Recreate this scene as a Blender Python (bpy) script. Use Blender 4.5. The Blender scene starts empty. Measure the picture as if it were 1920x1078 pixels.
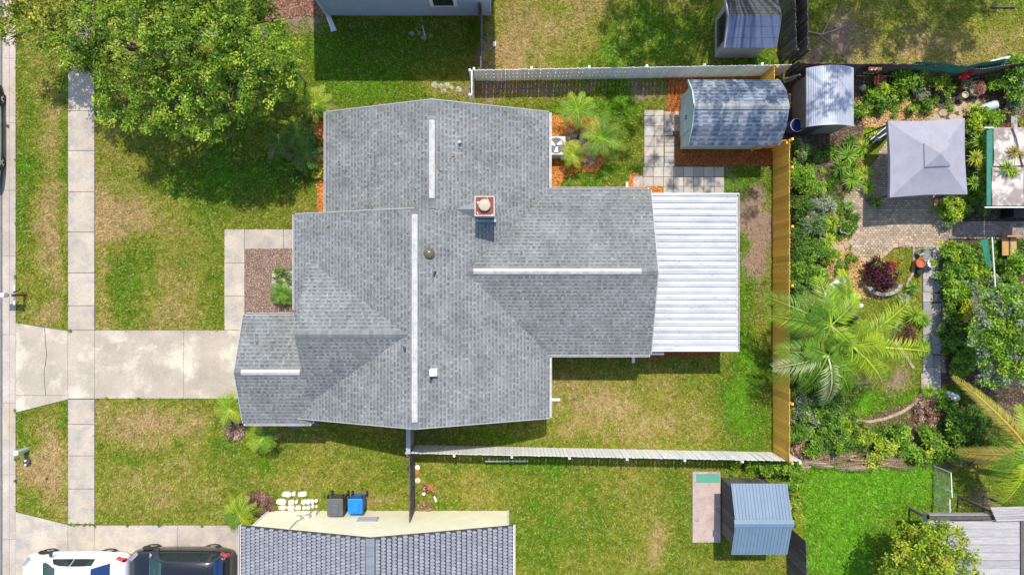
import bpy, math, random
import numpy as np
from mathutils import Vector, Matrix
random.seed(7); RNG = np.random.default_rng(7)
S = bpy.context.scene; COL = S.collection; D = bpy.data

# ------------------------------------------------------------------ camera, world, sun
CAM_H, FOC = 30.0, 1280.0          # a drone 30 m up, looking straight down, 24 mm lens
cam = D.objects.new('camera', D.cameras.new('camera')); COL.objects.link(cam)
cam.location = (0, 0, CAM_H); cam.rotation_euler = (0, 0, 0)
cam.data.lens = 24; cam.data.sensor_width = 36; cam.data.clip_end = 1000
S.camera = cam
SUN_EL = 63.0; SUN_DX = 0.035
wd = D.worlds.new('World'); S.world = wd; wd.use_nodes = True
nt = wd.node_tree; nt.nodes.clear()
sky = nt.nodes.new('ShaderNodeTexSky'); sky.sky_type = 'NISHITA'; sky.sun_disc = False
sky.sun_elevation = math.radians(SUN_EL); sky.sun_rotation = math.radians(4)
bg = nt.nodes.new('ShaderNodeBackground'); bg.inputs[1].default_value = 0.15
wo = nt.nodes.new('ShaderNodeOutputWorld')
nt.links.new(sky.outputs[0], bg.inputs[0]); nt.links.new(bg.outputs[0], wo.inputs[0])
sl = D.lights.new('sun', 'SUN'); sl.energy = 3.0; sl.angle = math.radians(0.55); sl.color = (1, 0.93, 0.82)
so = D.objects.new('sun', sl); COL.objects.link(so)
so.rotation_euler = Vector((-SUN_DX, -math.tan(math.radians(90 - SUN_EL)), -1)).to_track_quat('-Z', 'Y').to_euler()
S.view_settings.view_transform = 'Standard'; S.view_settings.look = 'None'
S.view_settings.exposure = 0.66; S.view_settings.gamma = 1.0; S.view_settings.use_curve_mapping = False

# ------------------------------------------------------------------ helpers
def P(px, py, z=0.0):
    "plan position (metres) of something measured at px,py on the photo and standing z metres up"
    s = (CAM_H - z) / FOC
    return ((px - 960) * s, (539 - py) * s)
def P3(px, py, z=0.0):
    a = P(px, py, z); return (a[0], a[1], z)

def link(o, parent=None):
    COL.objects.link(o)
    if parent is not None: o.parent = parent
    return o
def tag(o, label=None, cat=None, group=None, kind=None):
    if label: o['label'] = label
    if cat: o['category'] = cat
    if group: o['group'] = group
    if kind: o['kind'] = kind
    return o
def empty(name, loc=(0, 0, 0), label=None, cat=None, group=None, kind=None, rz=0):
    o = D.objects.new(name, None); link(o); o.location = loc; o.rotation_euler = (0, 0, rz); o.empty_display_size = .2
    return tag(o, label, cat, group, kind)

class MB:
    def __init__(s): s.v = []; s.f = []; s.c = []; s.cur = (1, 1, 1)
    def vert(s, p): s.v.append(tuple(p)); s.c.append(s.cur); return len(s.v) - 1
    def poly(s, pts, col=None):
        if col is not None: s.cur = col
        s.f.append([s.vert(p) for p in pts]); return s
    def box(s, x0, x1, y0, y1, z0, z1, col=None):
        if col is not None: s.cur = col
        if x0 > x1: x0, x1 = x1, x0
        if y0 > y1: y0, y1 = y1, y0
        i = [s.vert(p) for p in ((x0,y0,z0),(x1,y0,z0),(x1,y1,z0),(x0,y1,z0),(x0,y0,z1),(x1,y0,z1),(x1,y1,z1),(x0,y1,z1))]
        for q in ((3,2,1,0),(4,5,6,7),(0,1,5,4),(1,2,6,5),(2,3,7,6),(3,0,4,7)): s.f.append([i[k] for k in q])
        return s
    def hexa(s, b, t, col=None):
        "b, t: loops of equal length (bottom, top), counter-clockwise from above"
        if col is not None: s.cur = col
        n = len(b); ib = [s.vert(p) for p in b]; it = [s.vert(p) for p in t]
        s.f.append(ib[::-1]); s.f.append(it)
        for k in range(n): s.f.append([ib[k], ib[(k+1) % n], it[(k+1) % n], it[k]])
        return s
    def prism(s, xy, z0, z1, col=None):
        a = sum(xy[i][0]*xy[(i+1) % len(xy)][1] - xy[(i+1) % len(xy)][0]*xy[i][1] for i in range(len(xy)))
        if a < 0: xy = xy[::-1]
        return s.hexa([(x, y, z0) for x, y in xy], [(x, y, z1) for x, y in xy], col)
    def tube(s, pts, r, n=8, col=None, cap=True):
        if col is not None: s.cur = col
        if not isinstance(r, (list, tuple)): r = [r] * len(pts)
        pts = [Vector(p) for p in pts]; rings = []
        for k, p in enumerate(pts):
            t = (pts[min(k+1, len(pts)-1)] - pts[max(k-1, 0)]).normalized()
            a = t.cross(Vector((0, 0, 1)))
            if a.length < .05: a = t.cross(Vector((1, 0, 0)))
            a.normalize(); b = a.cross(t).normalized()
            rings.append([s.vert(p + (a*math.cos(2*math.pi*j/n) + b*math.sin(2*math.pi*j/n))*r[k]) for j in range(n)])
        for k in range(len(rings)-1):
            for j in range(n):
                s.f.append([rings[k][j], rings[k][(j+1) % n], rings[k+1][(j+1) % n], rings[k+1][j]])
        if cap: s.f.append(rings[0][::-1]); s.f.append(rings[-1])
        return s
    def lathe(s, prof, n=20, o=(0, 0, 0), col=None):
        if col is not None: s.cur = col
        rings = []
        for r, z in prof:
            rings.append([s.vert((o[0]+r*math.cos(2*math.pi*j/n), o[1]+r*math.sin(2*math.pi*j/n), o[2]+z)) for j in range(n)])
        for k in range(len(rings)-1):
            for j in range(n): s.f.append([rings[k][j], rings[k][(j+1) % n], rings[k+1][(j+1) % n], rings[k+1][j]])
        s.f.append(rings[-1]); s.f.append(rings[0][::-1])
        return s
    def mesh(s, name, mat, smooth=False):
        me = D.meshes.new(name); me.from_pydata(s.v, [], s.f)
        at = me.color_attributes.new('Col', 'FLOAT_COLOR', 'POINT')
        c = np.ones((len(s.v), 4), np.float32)
        if s.c: c[:, :3] = np.array(s.c, np.float32)
        at.data.foreach_set('color', c.ravel())
        if mat: me.materials.append(mat)
        if smooth: me.polygons.foreach_set('use_smooth', [True]*len(me.polygons))
        me.update(); return me
    def build(s, name, mat, parent=None, smooth=False, bevel=0, kind=None):
        o = link(D.objects.new(name, s.mesh(name, mat, smooth)), parent)
        if bevel:
            m = o.modifiers.new('bevel', 'BEVEL'); m.width = bevel; m.segments = 2; m.limit_method = 'ANGLE'
        if kind: o['kind'] = kind
        return o

def np_mesh(name, V, F, C, mat, parent=None, kind=None, smooth=False):
    "V (n,3), F (m,k) constant k, C (n,3) or None"
    me = D.meshes.new(name); V = np.asarray(V, np.float32); F = np.asarray(F, np.int32)
    me.vertices.add(len(V)); me.vertices.foreach_set('co', V.ravel())
    k = F.shape[1]; me.loops.add(F.size); me.loops.foreach_set('vertex_index', F.ravel())
    me.polygons.add(len(F)); me.polygons.foreach_set('loop_start', np.arange(0, F.size, k, dtype=np.int32))
    try: me.polygons.foreach_set('loop_total', np.full(len(F), k, np.int32))
    except Exception: pass
    if smooth: me.polygons.foreach_set('use_smooth', np.ones(len(F), bool))
    me.update(calc_edges=True)
    if C is not None:
        at = me.color_attributes.new('Col', 'FLOAT_COLOR', 'POINT')
        c = np.ones((len(V), 4), np.float32); c[:, :3] = C; at.data.foreach_set('color', c.ravel())
    if mat: me.materials.append(mat)
    o = link(D.objects.new(name, me), parent)
    if kind: o['kind'] = kind
    return o

# value noise, vectorised
_T = RNG.random((256, 256)).astype(np.float32)
def vnoise(x, y):
    xi = np.floor(x).astype(int); yi = np.floor(y).astype(int); fx = x-xi; fy = y-yi
    fx = fx*fx*(3-2*fx); fy = fy*fy*(3-2*fy)
    a = _T[xi % 256, yi % 256]; b = _T[(xi+1) % 256, yi % 256]; c = _T[xi % 256, (yi+1) % 256]; d = _T[(xi+1) % 256, (yi+1) % 256]
    return (a*(1-fx)+b*fx)*(1-fy)+(c*(1-fx)+d*fx)*fy
def fbm(x, y, f=1.0, o=4):
    s = 0; a = .5; t = 0
    for k in range(o): s = s+a*vnoise(x*f+17*k, y*f+31*k); t += a; a *= .55; f *= 2.1
    return s/t
def inpoly(x, y, poly):
    r = np.zeros(np.shape(x), bool); n = len(poly); j = n-1
    for i in range(n):
        xi, yi = poly[i]; xj, yj = poly[j]
        if yi != yj: r ^= ((yi > y) != (yj > y)) & (x < (xj-xi)*(y-yi)/(yj-yi)+xi)
        j = i
    return r

# ------------------------------------------------------------------ materials
def mat(name, col=(.5, .5, .5), rough=.8, var=.12, scale=3.0, fine=0.0, fscale=60.0, bump=0.0, bscale=80.0,
        attr=False, metal=0.0, spec=.5, trans=0.0, objvar=0.0, alpha=1.0, glass=0.0, var2=None, stretch=None, coat=0.0, stain=None):
    m = D.materials.new(name); m.use_nodes = True; t = m.node_tree; N = t.nodes; L = t.links
    b = N['Principled BSDF']; out = N['Material Output']
    geo = N.new('ShaderNodeNewGeometry'); src = geo.outputs['Position']
    if stretch:
        mp = N.new('ShaderNodeMapping'); mp.inputs['Scale'].default_value = stretch; L.new(src, mp.inputs[0]); src = mp.outputs[0]
    def noise(sc, det=5, rgh=.6):
        n = N.new('ShaderNodeTexNoise'); n.inputs['Scale'].default_value = sc; n.inputs['Detail'].default_value = det
        n.inputs['Roughness'].default_value = rgh; L.new(src, n.inputs['Vector']); return n.outputs['Fac']
    if attr:
        a = N.new('ShaderNodeAttribute'); a.attribute_name = 'Col'; base = a.outputs['Color']
        if col != (.5, .5, .5):
            mx = N.new('ShaderNodeMix'); mx.data_type = 'RGBA'; mx.blend_type = 'MULTIPLY'; mx.inputs[0].default_value = 1
            L.new(base, mx.inputs[6]); mx.inputs[7].default_value = (*col, 1); base = mx.outputs[2]
    else:
        r = N.new('ShaderNodeRGB'); r.outputs[0].default_value = (*col, 1); base = r.outputs[0]
    def scale_by(base, fac, lo, hi, a0=.3, a1=.7):
        mr = N.new('ShaderNodeMapRange'); mr.inputs[1].default_value = a0; mr.inputs[2].default_value = a1
        mr.inputs[3].default_value = lo; mr.inputs[4].default_value = hi; L.new(fac, mr.inputs[0])
        vm = N.new('ShaderNodeVectorMath'); vm.operation = 'SCALE'; L.new(base, vm.inputs[0]); L.new(mr.outputs[0], vm.inputs['Scale']); return vm.outputs[0]
    if var2 is not None:     # second real colour in broad patches
        mx = N.new('ShaderNodeMix'); mx.data_type = 'RGBA'; f = noise(var2[1], 6, .65)
        mr = N.new('ShaderNodeMapRange'); mr.inputs[1].default_value = var2[2]; mr.inputs[2].default_value = var2[3]; L.new(f, mr.inputs[0])
        L.new(mr.outputs[0], mx.inputs[0]); L.new(base, mx.inputs[6]); mx.inputs[7].default_value = (*var2[0], 1); base = mx.outputs[2]
    if var: base = scale_by(base, noise(scale), 1-var, 1+var)
    if fine: base = scale_by(base, noise(fscale, 2, .5), 1-fine, 1+fine)
    if objvar:
        oi = N.new('ShaderNodeObjectInfo'); base = scale_by(base, oi.outputs['Random'], 1-objvar, 1+objvar, 0, 1)
    L.new(base, b.inputs['Base Color'])
    b.inputs['Roughness'].default_value = rough; b.inputs['Metallic'].default_value = metal
    b.inputs['Specular IOR Level'].default_value = spec
    if coat: b.inputs['Coat Weight'].default_value = coat; b.inputs['Coat Roughness'].default_value = .05
    if glass: b.inputs['Transmission Weight'].default_value = glass
    b.inputs['Alpha'].default_value = alpha
    if bump:
        bp = N.new('ShaderNodeBump'); bp.inputs['Strength'].default_value = bump; bp.inputs['Distance'].default_value = .02
        L.new(noise(bscale, 3), bp.inputs['Height']); L.new(bp.outputs[0], b.inputs['Normal'])
    if trans:
        tr = N.new('ShaderNodeBsdfTranslucent'); vm = N.new('ShaderNodeVectorMath'); vm.operation = 'MULTIPLY'
        L.new(base, vm.inputs[0]); vm.inputs[1].default_value = (1.25, 1.35, .6); L.new(vm.outputs[0], tr.inputs[0])
        ms = N.new('ShaderNodeMixShader'); ms.inputs[0].default_value = trans
        L.new(b.outputs[0], ms.inputs[1]); L.new(tr.outputs[0], ms.inputs[2]); L.new(ms.outputs[0], out.inputs[0])
    return m

M = {}
M['ground'] = mat('ground_soil', attr=True, rough=.95, var=.15, scale=4, fine=.3, fscale=22, bump=.5, bscale=30, spec=.1)
M['earth'] = mat('far_earth', (.13, .13, .05), rough=1, var=.3, scale=.4, fine=.3, fscale=14, spec=.1)
M['grass'] = mat('grass_blades', attr=True, rough=.75, var=0, trans=.2, spec=.15)
M['leaf'] = mat('leaf', attr=True, rough=.5, var=0, trans=.3, spec=.3)
M['concrete'] = mat('concrete', (.46, .395, .315), rough=.9, var=.13, scale=.8, fine=.16, fscale=26, bump=.3, bscale=60, objvar=.06, var2=((.34, .315, .285), 1.3, .45, .65), spec=.2)
M['drive'] = mat('driveway_concrete', (.41, .355, .285), rough=.9, var=.14, scale=.9, fine=.12, fscale=24, bump=.3, objvar=.03, var2=((.60, .53, .42), .8, .5, .66), spec=.2)
M['kerb'] = mat('kerb_concrete', (.43, .375, .32), rough=.9, var=.14, scale=1.2, fine=.14, fscale=26, bump=.3, objvar=.06, var2=((.42, .31, .17), .7, .55, .75), spec=.2)
M['joint'] = mat('joint_dirt', (.09, .08, .06), rough=1, var=.3, spec=.1)
M['asphalt'] = mat('asphalt', (.20, .19, .19), rough=.95, var=.1, fine=.3, fscale=50, bump=.3, spec=.2)
M['gravel'] = mat('gravel', attr=True, rough=.9, var=.1, spec=.2)
M['shingle'] = mat('shingle', attr=True, rough=.85, var=.2, scale=1.1, stretch=(1, 1, 1), fine=.16, fscale=70, bump=.3, bscale=160, spec=.25)
M['tile'] = mat('barrel_shingle', attr=True, rough=.8, var=.08, scale=.8, fine=.12, fscale=70, spec=.25)
M['offwhite'] = mat('off_white_vent', (.52, .51, .49), rough=.6, var=.22, scale=5, spec=.3)
M['white'] = mat('white_paint', (.74, .74, .73), rough=.45, var=.05, scale=4, spec=.4)
M['vinyl'] = mat('white_fence_board', (.80, .80, .78), rough=.75, var=.1, scale=5, objvar=.07, stretch=(1, 1, .3), fine=.08, spec=.2)
M['cedar'] = mat('orange_stained_board', (.93, .50, .08), rough=.7, var=.22, scale=7, objvar=.22, stretch=(1, 6, .6), fine=.12, fscale=30, spec=.25)
M['darkwood'] = mat('weathered_dark_board', (.13, .115, .105), rough=.9, var=.3, scale=9, objvar=.3, fine=.2, spec=.15)
M['greywood'] = mat('weathered_grey_board', (.36, .345, .34), rough=.9, var=.2, scale=5, objvar=.15, stretch=(.5, 6, 1), fine=.15, fscale=26, spec=.15)
M['rust'] = mat('rust_red', (.19, .05, .03), rough=.7, var=.3, scale=14, var2=((.8, .72, .66), 7, .6, .64))
M['beige'] = mat('beige_cap', (.45, .38, .27), rough=.6, var=.2, scale=8)
M['flash'] = mat('flashing', (.30, .37, .38), rough=.4, var=.1, metal=.5)
M['mint'] = mat('mint_siding', (.50, .61, .55), rough=.7, var=.06, scale=3)
M['yellow'] = mat('pale_yellow_stucco', (.90, .85, .62), rough=.85, var=.06, scale=2, bump=.2, bscale=50)
M['blue'] = mat('blue_grey_stucco', (.33, .40, .52), rough=.85, var=.08, scale=2, bump=.3, bscale=60)
M['taupe'] = mat('taupe_stucco', (.42, .36, .31), rough=.85, var=.08)
M['darkgrey'] = mat('dark_grey', (.05, .05, .055), rough=.5, var=.1)
M['black'] = mat('black', (.012, .012, .014), rough=.6, var=.1)
M['glass'] = mat('dark_glass', (.02, .03, .035), rough=.06, var=0, spec=.8)
M['wshield'] = mat('windscreen_glass', (.03, .075, .065), rough=.05, var=0, spec=.9)
M['rglass'] = mat('rear_window_glass', (.012, .04, .13), rough=.05, var=0, spec=.9)
M['metalroof'] = mat('white_roof_panel', (.52, .53, .545), rough=.35, var=.14, scale=1.6, fine=.04, fscale=40, stretch=(.6, 2.2, 1), var2=((.24, .24, .25), 7, .60, .70), spec=.5, objvar=.07)
M['blueroof'] = mat('blue_roof_panel', (.145, .215, .29), rough=.5, var=.06, scale=2, objvar=.05, spec=.4)
M['corr'] = mat('galvanised_sheet', (.42, .44, .50), rough=.5, var=.12, scale=2, metal=.2, spec=.5)
M['canopy'] = mat('lilac_grey_canvas', (.31, .30, .35), rough=.8, var=.09, scale=2.5, fine=.03, fscale=120)
M['paver'] = mat('garden_paver', attr=True, rough=.9, var=.1, scale=2, fine=.1, fscale=40, spec=.2)
M['slab'] = mat('patio_slab', (.45, .40, .33), rough=.9, var=.1, scale=2, fine=.1, fscale=36, bump=.2, objvar=.14, var2=((.36, .35, .34), 1.6, .5, .6), spec=.2)
M['mulch'] = mat('mulch', attr=True, rough=.9, var=0, spec=.15)
M['bark'] = mat('bark', (.14, .105, .08), rough=.95, var=.3, scale=12, bump=.6, bscale=20)
M['twig'] = mat('dead_frond', (.40, .34, .27), rough=.9, var=.2, scale=10)
M['stone'] = mat('pale_stone', (.72, .68, .56), rough=.85, var=.12, scale=6, objvar=.08, bump=.4, bscale=30)
M['rock'] = mat('grey_rock', (.34, .31, .28), rough=.9, var=.25, scale=9, objvar=.2, bump=.5, bscale=30)
M['terra'] = mat('terracotta', (.42, .12, .05), rough=.75, var=.12, scale=8)
M['binGrey'] = mat('grey_bin_plastic', (.10, .105, .12), rough=.45, var=.06)
M['binBlue'] = mat('blue_bin_plastic', (.005, .20, .68), rough=.4, var=.05)
M['navy'] = mat('navy_plastic', (.012, .025, .14), rough=.25, var=.08)
M['greentarp'] = mat('green_tarp', (.01, .17, .11), rough=.6, var=.2, scale=6)
M['tyre'] = mat('tyre_rubber', (.02, .02, .022), rough=.8, var=.1)
M['alloy'] = mat('alloy_rim', (.55, .55, .56), rough=.3, var=.03, metal=.6)
M['redlamp'] = mat('red_lamp', (.50, .01, .012), rough=.15, var=0, coat=.6)
M['carwhite'] = mat('white_car_paint', (.84, .84, .84), rough=.3, var=0, coat=.7)
M['carblack'] = mat('dark_car_paint', (.010, .011, .015), rough=.25, var=0, coat=.8)
M['carsilver'] = mat('pale_green_car_paint', (.50, .58, .55), rough=.3, var=0, coat=.7)
M['pinkslab'] = mat('pinkish_slab', (.43, .335, .295), rough=.9, var=.12, scale=2.2, fine=.15, fscale=24, var2=((.30, .22, .19), 3.2, .58, .66))
M['greenmat'] = mat('green_mat', (.09, .32, .22), rough=.9, var=.08, scale=8)
M['sagemetal'] = mat('sage_metal', (.45, .55, .52), rough=.5, var=.1)
M['netting'] = mat('green_netting', (.12, .30, .18), rough=.8, var=.1, scale=5, alpha=.42)
M['tan'] = mat('tan_cloth', (.45, .26, .10), rough=.8, var=.15)
M['purple'] = mat('magenta_petals', (.45, .08, .34), rough=.6, var=.2, scale=30)
M['acpaint'] = mat('ac_cabinet', (.62, .63, .63), rough=.5, var=.06)
M['dirtyroof'] = mat('weathered_sheet', (.55, .50, .46), rough=.8, var=.15, scale=3, fine=.1, var2=((.28, .235, .21), 1.6, .46, .54))
M['bronze'] = mat('bronze_dome', (.13, .105, .05), rough=.15, var=.1, coat=.6)
M['redcloth'] = mat('red_cloth', (.45, .015, .02), rough=.8, var=.2, scale=10)
# ------------------------------------------------------------------ GROUND
far = MB(); far.poly([(-300, -300, -.05), (300, -300, -.05), (300, 300, -.05), (-300, 300, -.05)])
far.build('ground', M['earth'], kind='structure')

# how dry the turf is, (px, py, rx, ry, amount); amount < 0 = lush
DRY = [(450,330,120,60,-.7),(95,250,24,150,.45),(100,480,26,90,.5),(75,590,40,25,.3),(45,270,18,200,-.35),(120,300,8,260,-.4),(120,560,9,70,-.3),  # first patch: the oak's shade put in as lush green turf
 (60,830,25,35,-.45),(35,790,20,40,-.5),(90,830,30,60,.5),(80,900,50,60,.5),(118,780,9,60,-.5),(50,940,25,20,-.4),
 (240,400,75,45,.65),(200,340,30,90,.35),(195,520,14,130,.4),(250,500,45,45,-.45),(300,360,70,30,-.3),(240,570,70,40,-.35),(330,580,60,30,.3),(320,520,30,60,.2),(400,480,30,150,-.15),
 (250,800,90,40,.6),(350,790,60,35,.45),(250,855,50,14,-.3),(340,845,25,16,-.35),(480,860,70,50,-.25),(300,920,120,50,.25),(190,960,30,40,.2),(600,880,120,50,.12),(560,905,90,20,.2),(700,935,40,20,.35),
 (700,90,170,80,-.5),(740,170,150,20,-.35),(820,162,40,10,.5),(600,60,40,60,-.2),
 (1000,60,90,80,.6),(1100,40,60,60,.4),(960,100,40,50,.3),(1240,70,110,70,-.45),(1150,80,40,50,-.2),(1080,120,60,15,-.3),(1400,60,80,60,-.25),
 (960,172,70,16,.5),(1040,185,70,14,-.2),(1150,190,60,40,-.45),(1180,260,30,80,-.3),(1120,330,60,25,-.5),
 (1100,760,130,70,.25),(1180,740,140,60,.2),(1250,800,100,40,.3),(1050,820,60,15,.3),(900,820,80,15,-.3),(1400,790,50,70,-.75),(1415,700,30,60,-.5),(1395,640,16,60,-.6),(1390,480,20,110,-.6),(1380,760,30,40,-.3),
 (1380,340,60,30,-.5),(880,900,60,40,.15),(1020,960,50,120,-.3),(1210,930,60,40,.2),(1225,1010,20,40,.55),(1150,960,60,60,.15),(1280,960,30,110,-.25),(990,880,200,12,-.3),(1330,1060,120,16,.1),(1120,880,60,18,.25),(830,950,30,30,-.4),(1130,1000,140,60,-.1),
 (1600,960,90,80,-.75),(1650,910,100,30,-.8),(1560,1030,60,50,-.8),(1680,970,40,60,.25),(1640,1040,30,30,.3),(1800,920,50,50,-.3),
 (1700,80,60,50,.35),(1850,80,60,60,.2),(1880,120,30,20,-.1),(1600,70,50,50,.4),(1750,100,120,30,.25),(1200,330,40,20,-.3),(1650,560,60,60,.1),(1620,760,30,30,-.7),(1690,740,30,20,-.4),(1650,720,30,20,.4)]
BARE = [(1422,460,30,95,1.6),(1430,390,18,40,.7),(1545,80,50,35,.6),(1580,60,22,60,.7),(1510,110,30,25,.9),(1660,60,60,40,.3),(940,166,90,16,1.2),(1080,160,80,10,.7),(1210,170,40,20,.8),(1380,375,30,40,.7),(1400,600,30,30,.25),
 (700,932,45,16,.6),(1370,312,14,36,.6),(1620,725,28,20,.9),(1690,700,22,26,.8),(1665,730,20,40,.4),(1840,940,45,28,.9),(1620,985,14,20,.4),(560,20,60,35,1.2),(910,80,10,80,1.0),(800,808,60,10,.8),(1430,305,22,12,.5),(345,250,26,18,.6),(790,880,8,70,.4),(1740,970,12,60,.4)]
def blobs(L, px, py):
    s = np.zeros(np.shape(px), np.float32)
    for x, y, rx, ry, a in L: s += a*np.exp(-(((px-x)/rx)**2+((py-y)/ry)**2))
    return s
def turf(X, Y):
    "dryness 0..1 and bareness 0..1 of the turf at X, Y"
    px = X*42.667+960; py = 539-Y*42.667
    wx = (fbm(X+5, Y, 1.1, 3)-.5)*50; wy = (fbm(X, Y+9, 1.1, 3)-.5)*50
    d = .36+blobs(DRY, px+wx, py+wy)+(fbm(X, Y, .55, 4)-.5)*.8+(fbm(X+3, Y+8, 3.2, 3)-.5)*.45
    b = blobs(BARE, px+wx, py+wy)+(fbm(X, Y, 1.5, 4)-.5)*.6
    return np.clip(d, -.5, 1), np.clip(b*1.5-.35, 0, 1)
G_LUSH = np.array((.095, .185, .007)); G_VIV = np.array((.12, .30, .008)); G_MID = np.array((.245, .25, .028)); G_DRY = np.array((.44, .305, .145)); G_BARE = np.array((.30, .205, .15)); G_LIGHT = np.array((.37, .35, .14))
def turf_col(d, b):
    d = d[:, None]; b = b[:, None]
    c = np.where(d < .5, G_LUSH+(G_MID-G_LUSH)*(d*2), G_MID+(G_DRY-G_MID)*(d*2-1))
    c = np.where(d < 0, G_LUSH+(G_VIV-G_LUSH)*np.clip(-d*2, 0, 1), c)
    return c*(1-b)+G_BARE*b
# turf sheet
st = .14; gx = np.arange(-24, 24.01, st); gy = np.arange(-14.5, 14.51, st)
GX, GY = np.meshgrid(gx, gy, indexing='ij'); fx = GX.ravel(); fy = GY.ravel()
d_, b_ = turf(fx, fy); zz = (fbm(fx, fy, 1.3, 3)-.5)*.02-.012
idx = np.arange(fx.size).reshape(GX.shape)
F = np.stack([idx[:-1, :-1], idx[1:, :-1], idx[1:, 1:], idx[:-1, 1:]], -1).reshape(-1, 4)
np_mesh('lawn_soil', np.stack([fx, fy, zz], 1), F, turf_col(d_, b_)*.8, M['ground'], kind='structure')

def R(x0, y0, x1, y1): return [(x0, y0), (x1, y0), (x1, y1), (x0, y1)]
EXCL = [R(-50,-50,30,1200), R(128,-50,178,1200), [(30,603),(128,619),(128,748),(30,774)], R(128,619,470,747), R(421,430,560,619), R(459,467,560,592),
 [(30,958),(128,982),(128,1200),(30,1200)], R(128,983,460,1200), R(615,220,1008,760), R(575,410,1008,760), R(470,610,700,770), R(1000,385,1190,648),
 R(612,-50,922,30), R(1206,207,1265,312), R(1205,312,1357,372), R(1187,331,1210,350), R(1275,175,1440,281), R(1190,370,1345,650),
 R(1340,-50,1440,110), R(505,957,953,1200), R(1298,884,1349,1014), R(1352,895,1440,1000), R(1265,281,1448,309), R(1252,148,1290,207),
 [(588,225),(612,225),(612,400),(598,400)], R(1032,218,1120,262), [(1032,262),(1130,262),(1145,290),(1120,330),(1080,322),(1050,340),(1032,352)],
 R(1180,325,1206,352), R(1206,350,1243,368), R(1180,652,1345,668), R(1760,965,1920,1080)]
def grass(name, polys, label, dens, size=.095, extra=None, lush=0.0, colmul=(1, 1, 1)):
    Vs = []; Cs = []
    for poly in polys:
        a = np.array(poly, float); x0, y0 = a.min(0); x1, y1 = a.max(0)
        n = int((x1-x0)*(y1-y0)/42.667**2*dens)
        px = RNG.uniform(x0, x1, n); py = RNG.uniform(y0, y1, n); k = inpoly(px, py, poly)
        for e in EXCL: k &= ~inpoly(px, py, e)
        px = px[k]; py = py[k]; X = (px-960)/42.667; Y = (539-py)/42.667
        d, b = turf(X, Y); d = np.clip(d-lush, -.5, 1)
        k = RNG.random(len(X)) > b*.92; X, Y, d, b = X[k], Y[k], d[k], b[k]
        n = len(X); th = RNG.uniform(0, 6.283, n)+(vnoise(X*3, Y*3)*4); L = size*RNG.uniform(.6, 1.4, n); w = L*RNG.uniform(.16, .3, n)
        ux, uy = np.cos(th), np.sin(th); h = L*RNG.uniform(.25, .8, n)
        z0 = (fbm(X, Y, 1.3, 3)-.5)*.02-.012
        A = np.stack([X-uy*w, Y+ux*w, z0], 1); B = np.stack([X+uy*w, Y-ux*w, z0], 1); C = np.stack([X+ux*L, Y+uy*L, z0+h], 1)
        Vs.append(np.stack([A, B, C], 1).reshape(-1, 3))
        dd = np.clip(d+RNG.normal(0, .13, n)+(vnoise(X*9, Y*9)-.5)*.45, -.5, 1)
        c = turf_col(dd, b*.3)*np.clip(RNG.normal(1.0, .19, n)+(vnoise(X*7.5+9, Y*7.5)-.5)*.5, .4, 1.8)[:, None]
        li = (RNG.random(n) < .12)[:, None]; c = np.where(li, c*.5+G_LIGHT*.75, c)
        Cs.append(np.repeat(c*np.array(colmul), 3, 0))
    V = np.concatenate(Vs); C = np.concatenate(Cs)
    o = np_mesh(name, V, np.arange(len(V)).reshape(-1, 3), C, M['grass'], kind='stuff'); o['label'] = label
    return o
DEN = 620
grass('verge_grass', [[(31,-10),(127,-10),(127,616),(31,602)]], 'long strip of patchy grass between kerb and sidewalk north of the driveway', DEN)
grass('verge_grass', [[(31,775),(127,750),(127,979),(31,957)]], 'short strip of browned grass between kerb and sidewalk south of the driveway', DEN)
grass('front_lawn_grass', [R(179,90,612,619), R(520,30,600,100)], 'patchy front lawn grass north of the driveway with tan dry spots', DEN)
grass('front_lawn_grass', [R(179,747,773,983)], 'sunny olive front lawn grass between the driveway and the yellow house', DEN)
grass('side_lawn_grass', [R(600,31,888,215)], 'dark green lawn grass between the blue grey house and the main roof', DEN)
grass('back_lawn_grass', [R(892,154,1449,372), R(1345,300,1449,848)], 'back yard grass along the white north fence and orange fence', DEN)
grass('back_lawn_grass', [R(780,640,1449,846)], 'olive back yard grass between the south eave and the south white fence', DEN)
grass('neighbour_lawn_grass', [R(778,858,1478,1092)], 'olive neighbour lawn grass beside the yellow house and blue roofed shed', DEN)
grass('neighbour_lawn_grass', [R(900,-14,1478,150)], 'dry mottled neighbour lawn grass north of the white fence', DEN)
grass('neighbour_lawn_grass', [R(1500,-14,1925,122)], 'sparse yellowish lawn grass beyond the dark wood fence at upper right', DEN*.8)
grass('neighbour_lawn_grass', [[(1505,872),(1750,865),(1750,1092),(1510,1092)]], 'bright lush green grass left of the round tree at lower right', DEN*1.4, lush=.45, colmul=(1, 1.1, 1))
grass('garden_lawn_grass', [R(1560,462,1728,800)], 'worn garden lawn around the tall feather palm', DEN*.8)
grass('garden_lawn_grass', [R(1750,800,1925,968)], 'dim grass beside the grey plank roof', DEN*.7)

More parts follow.
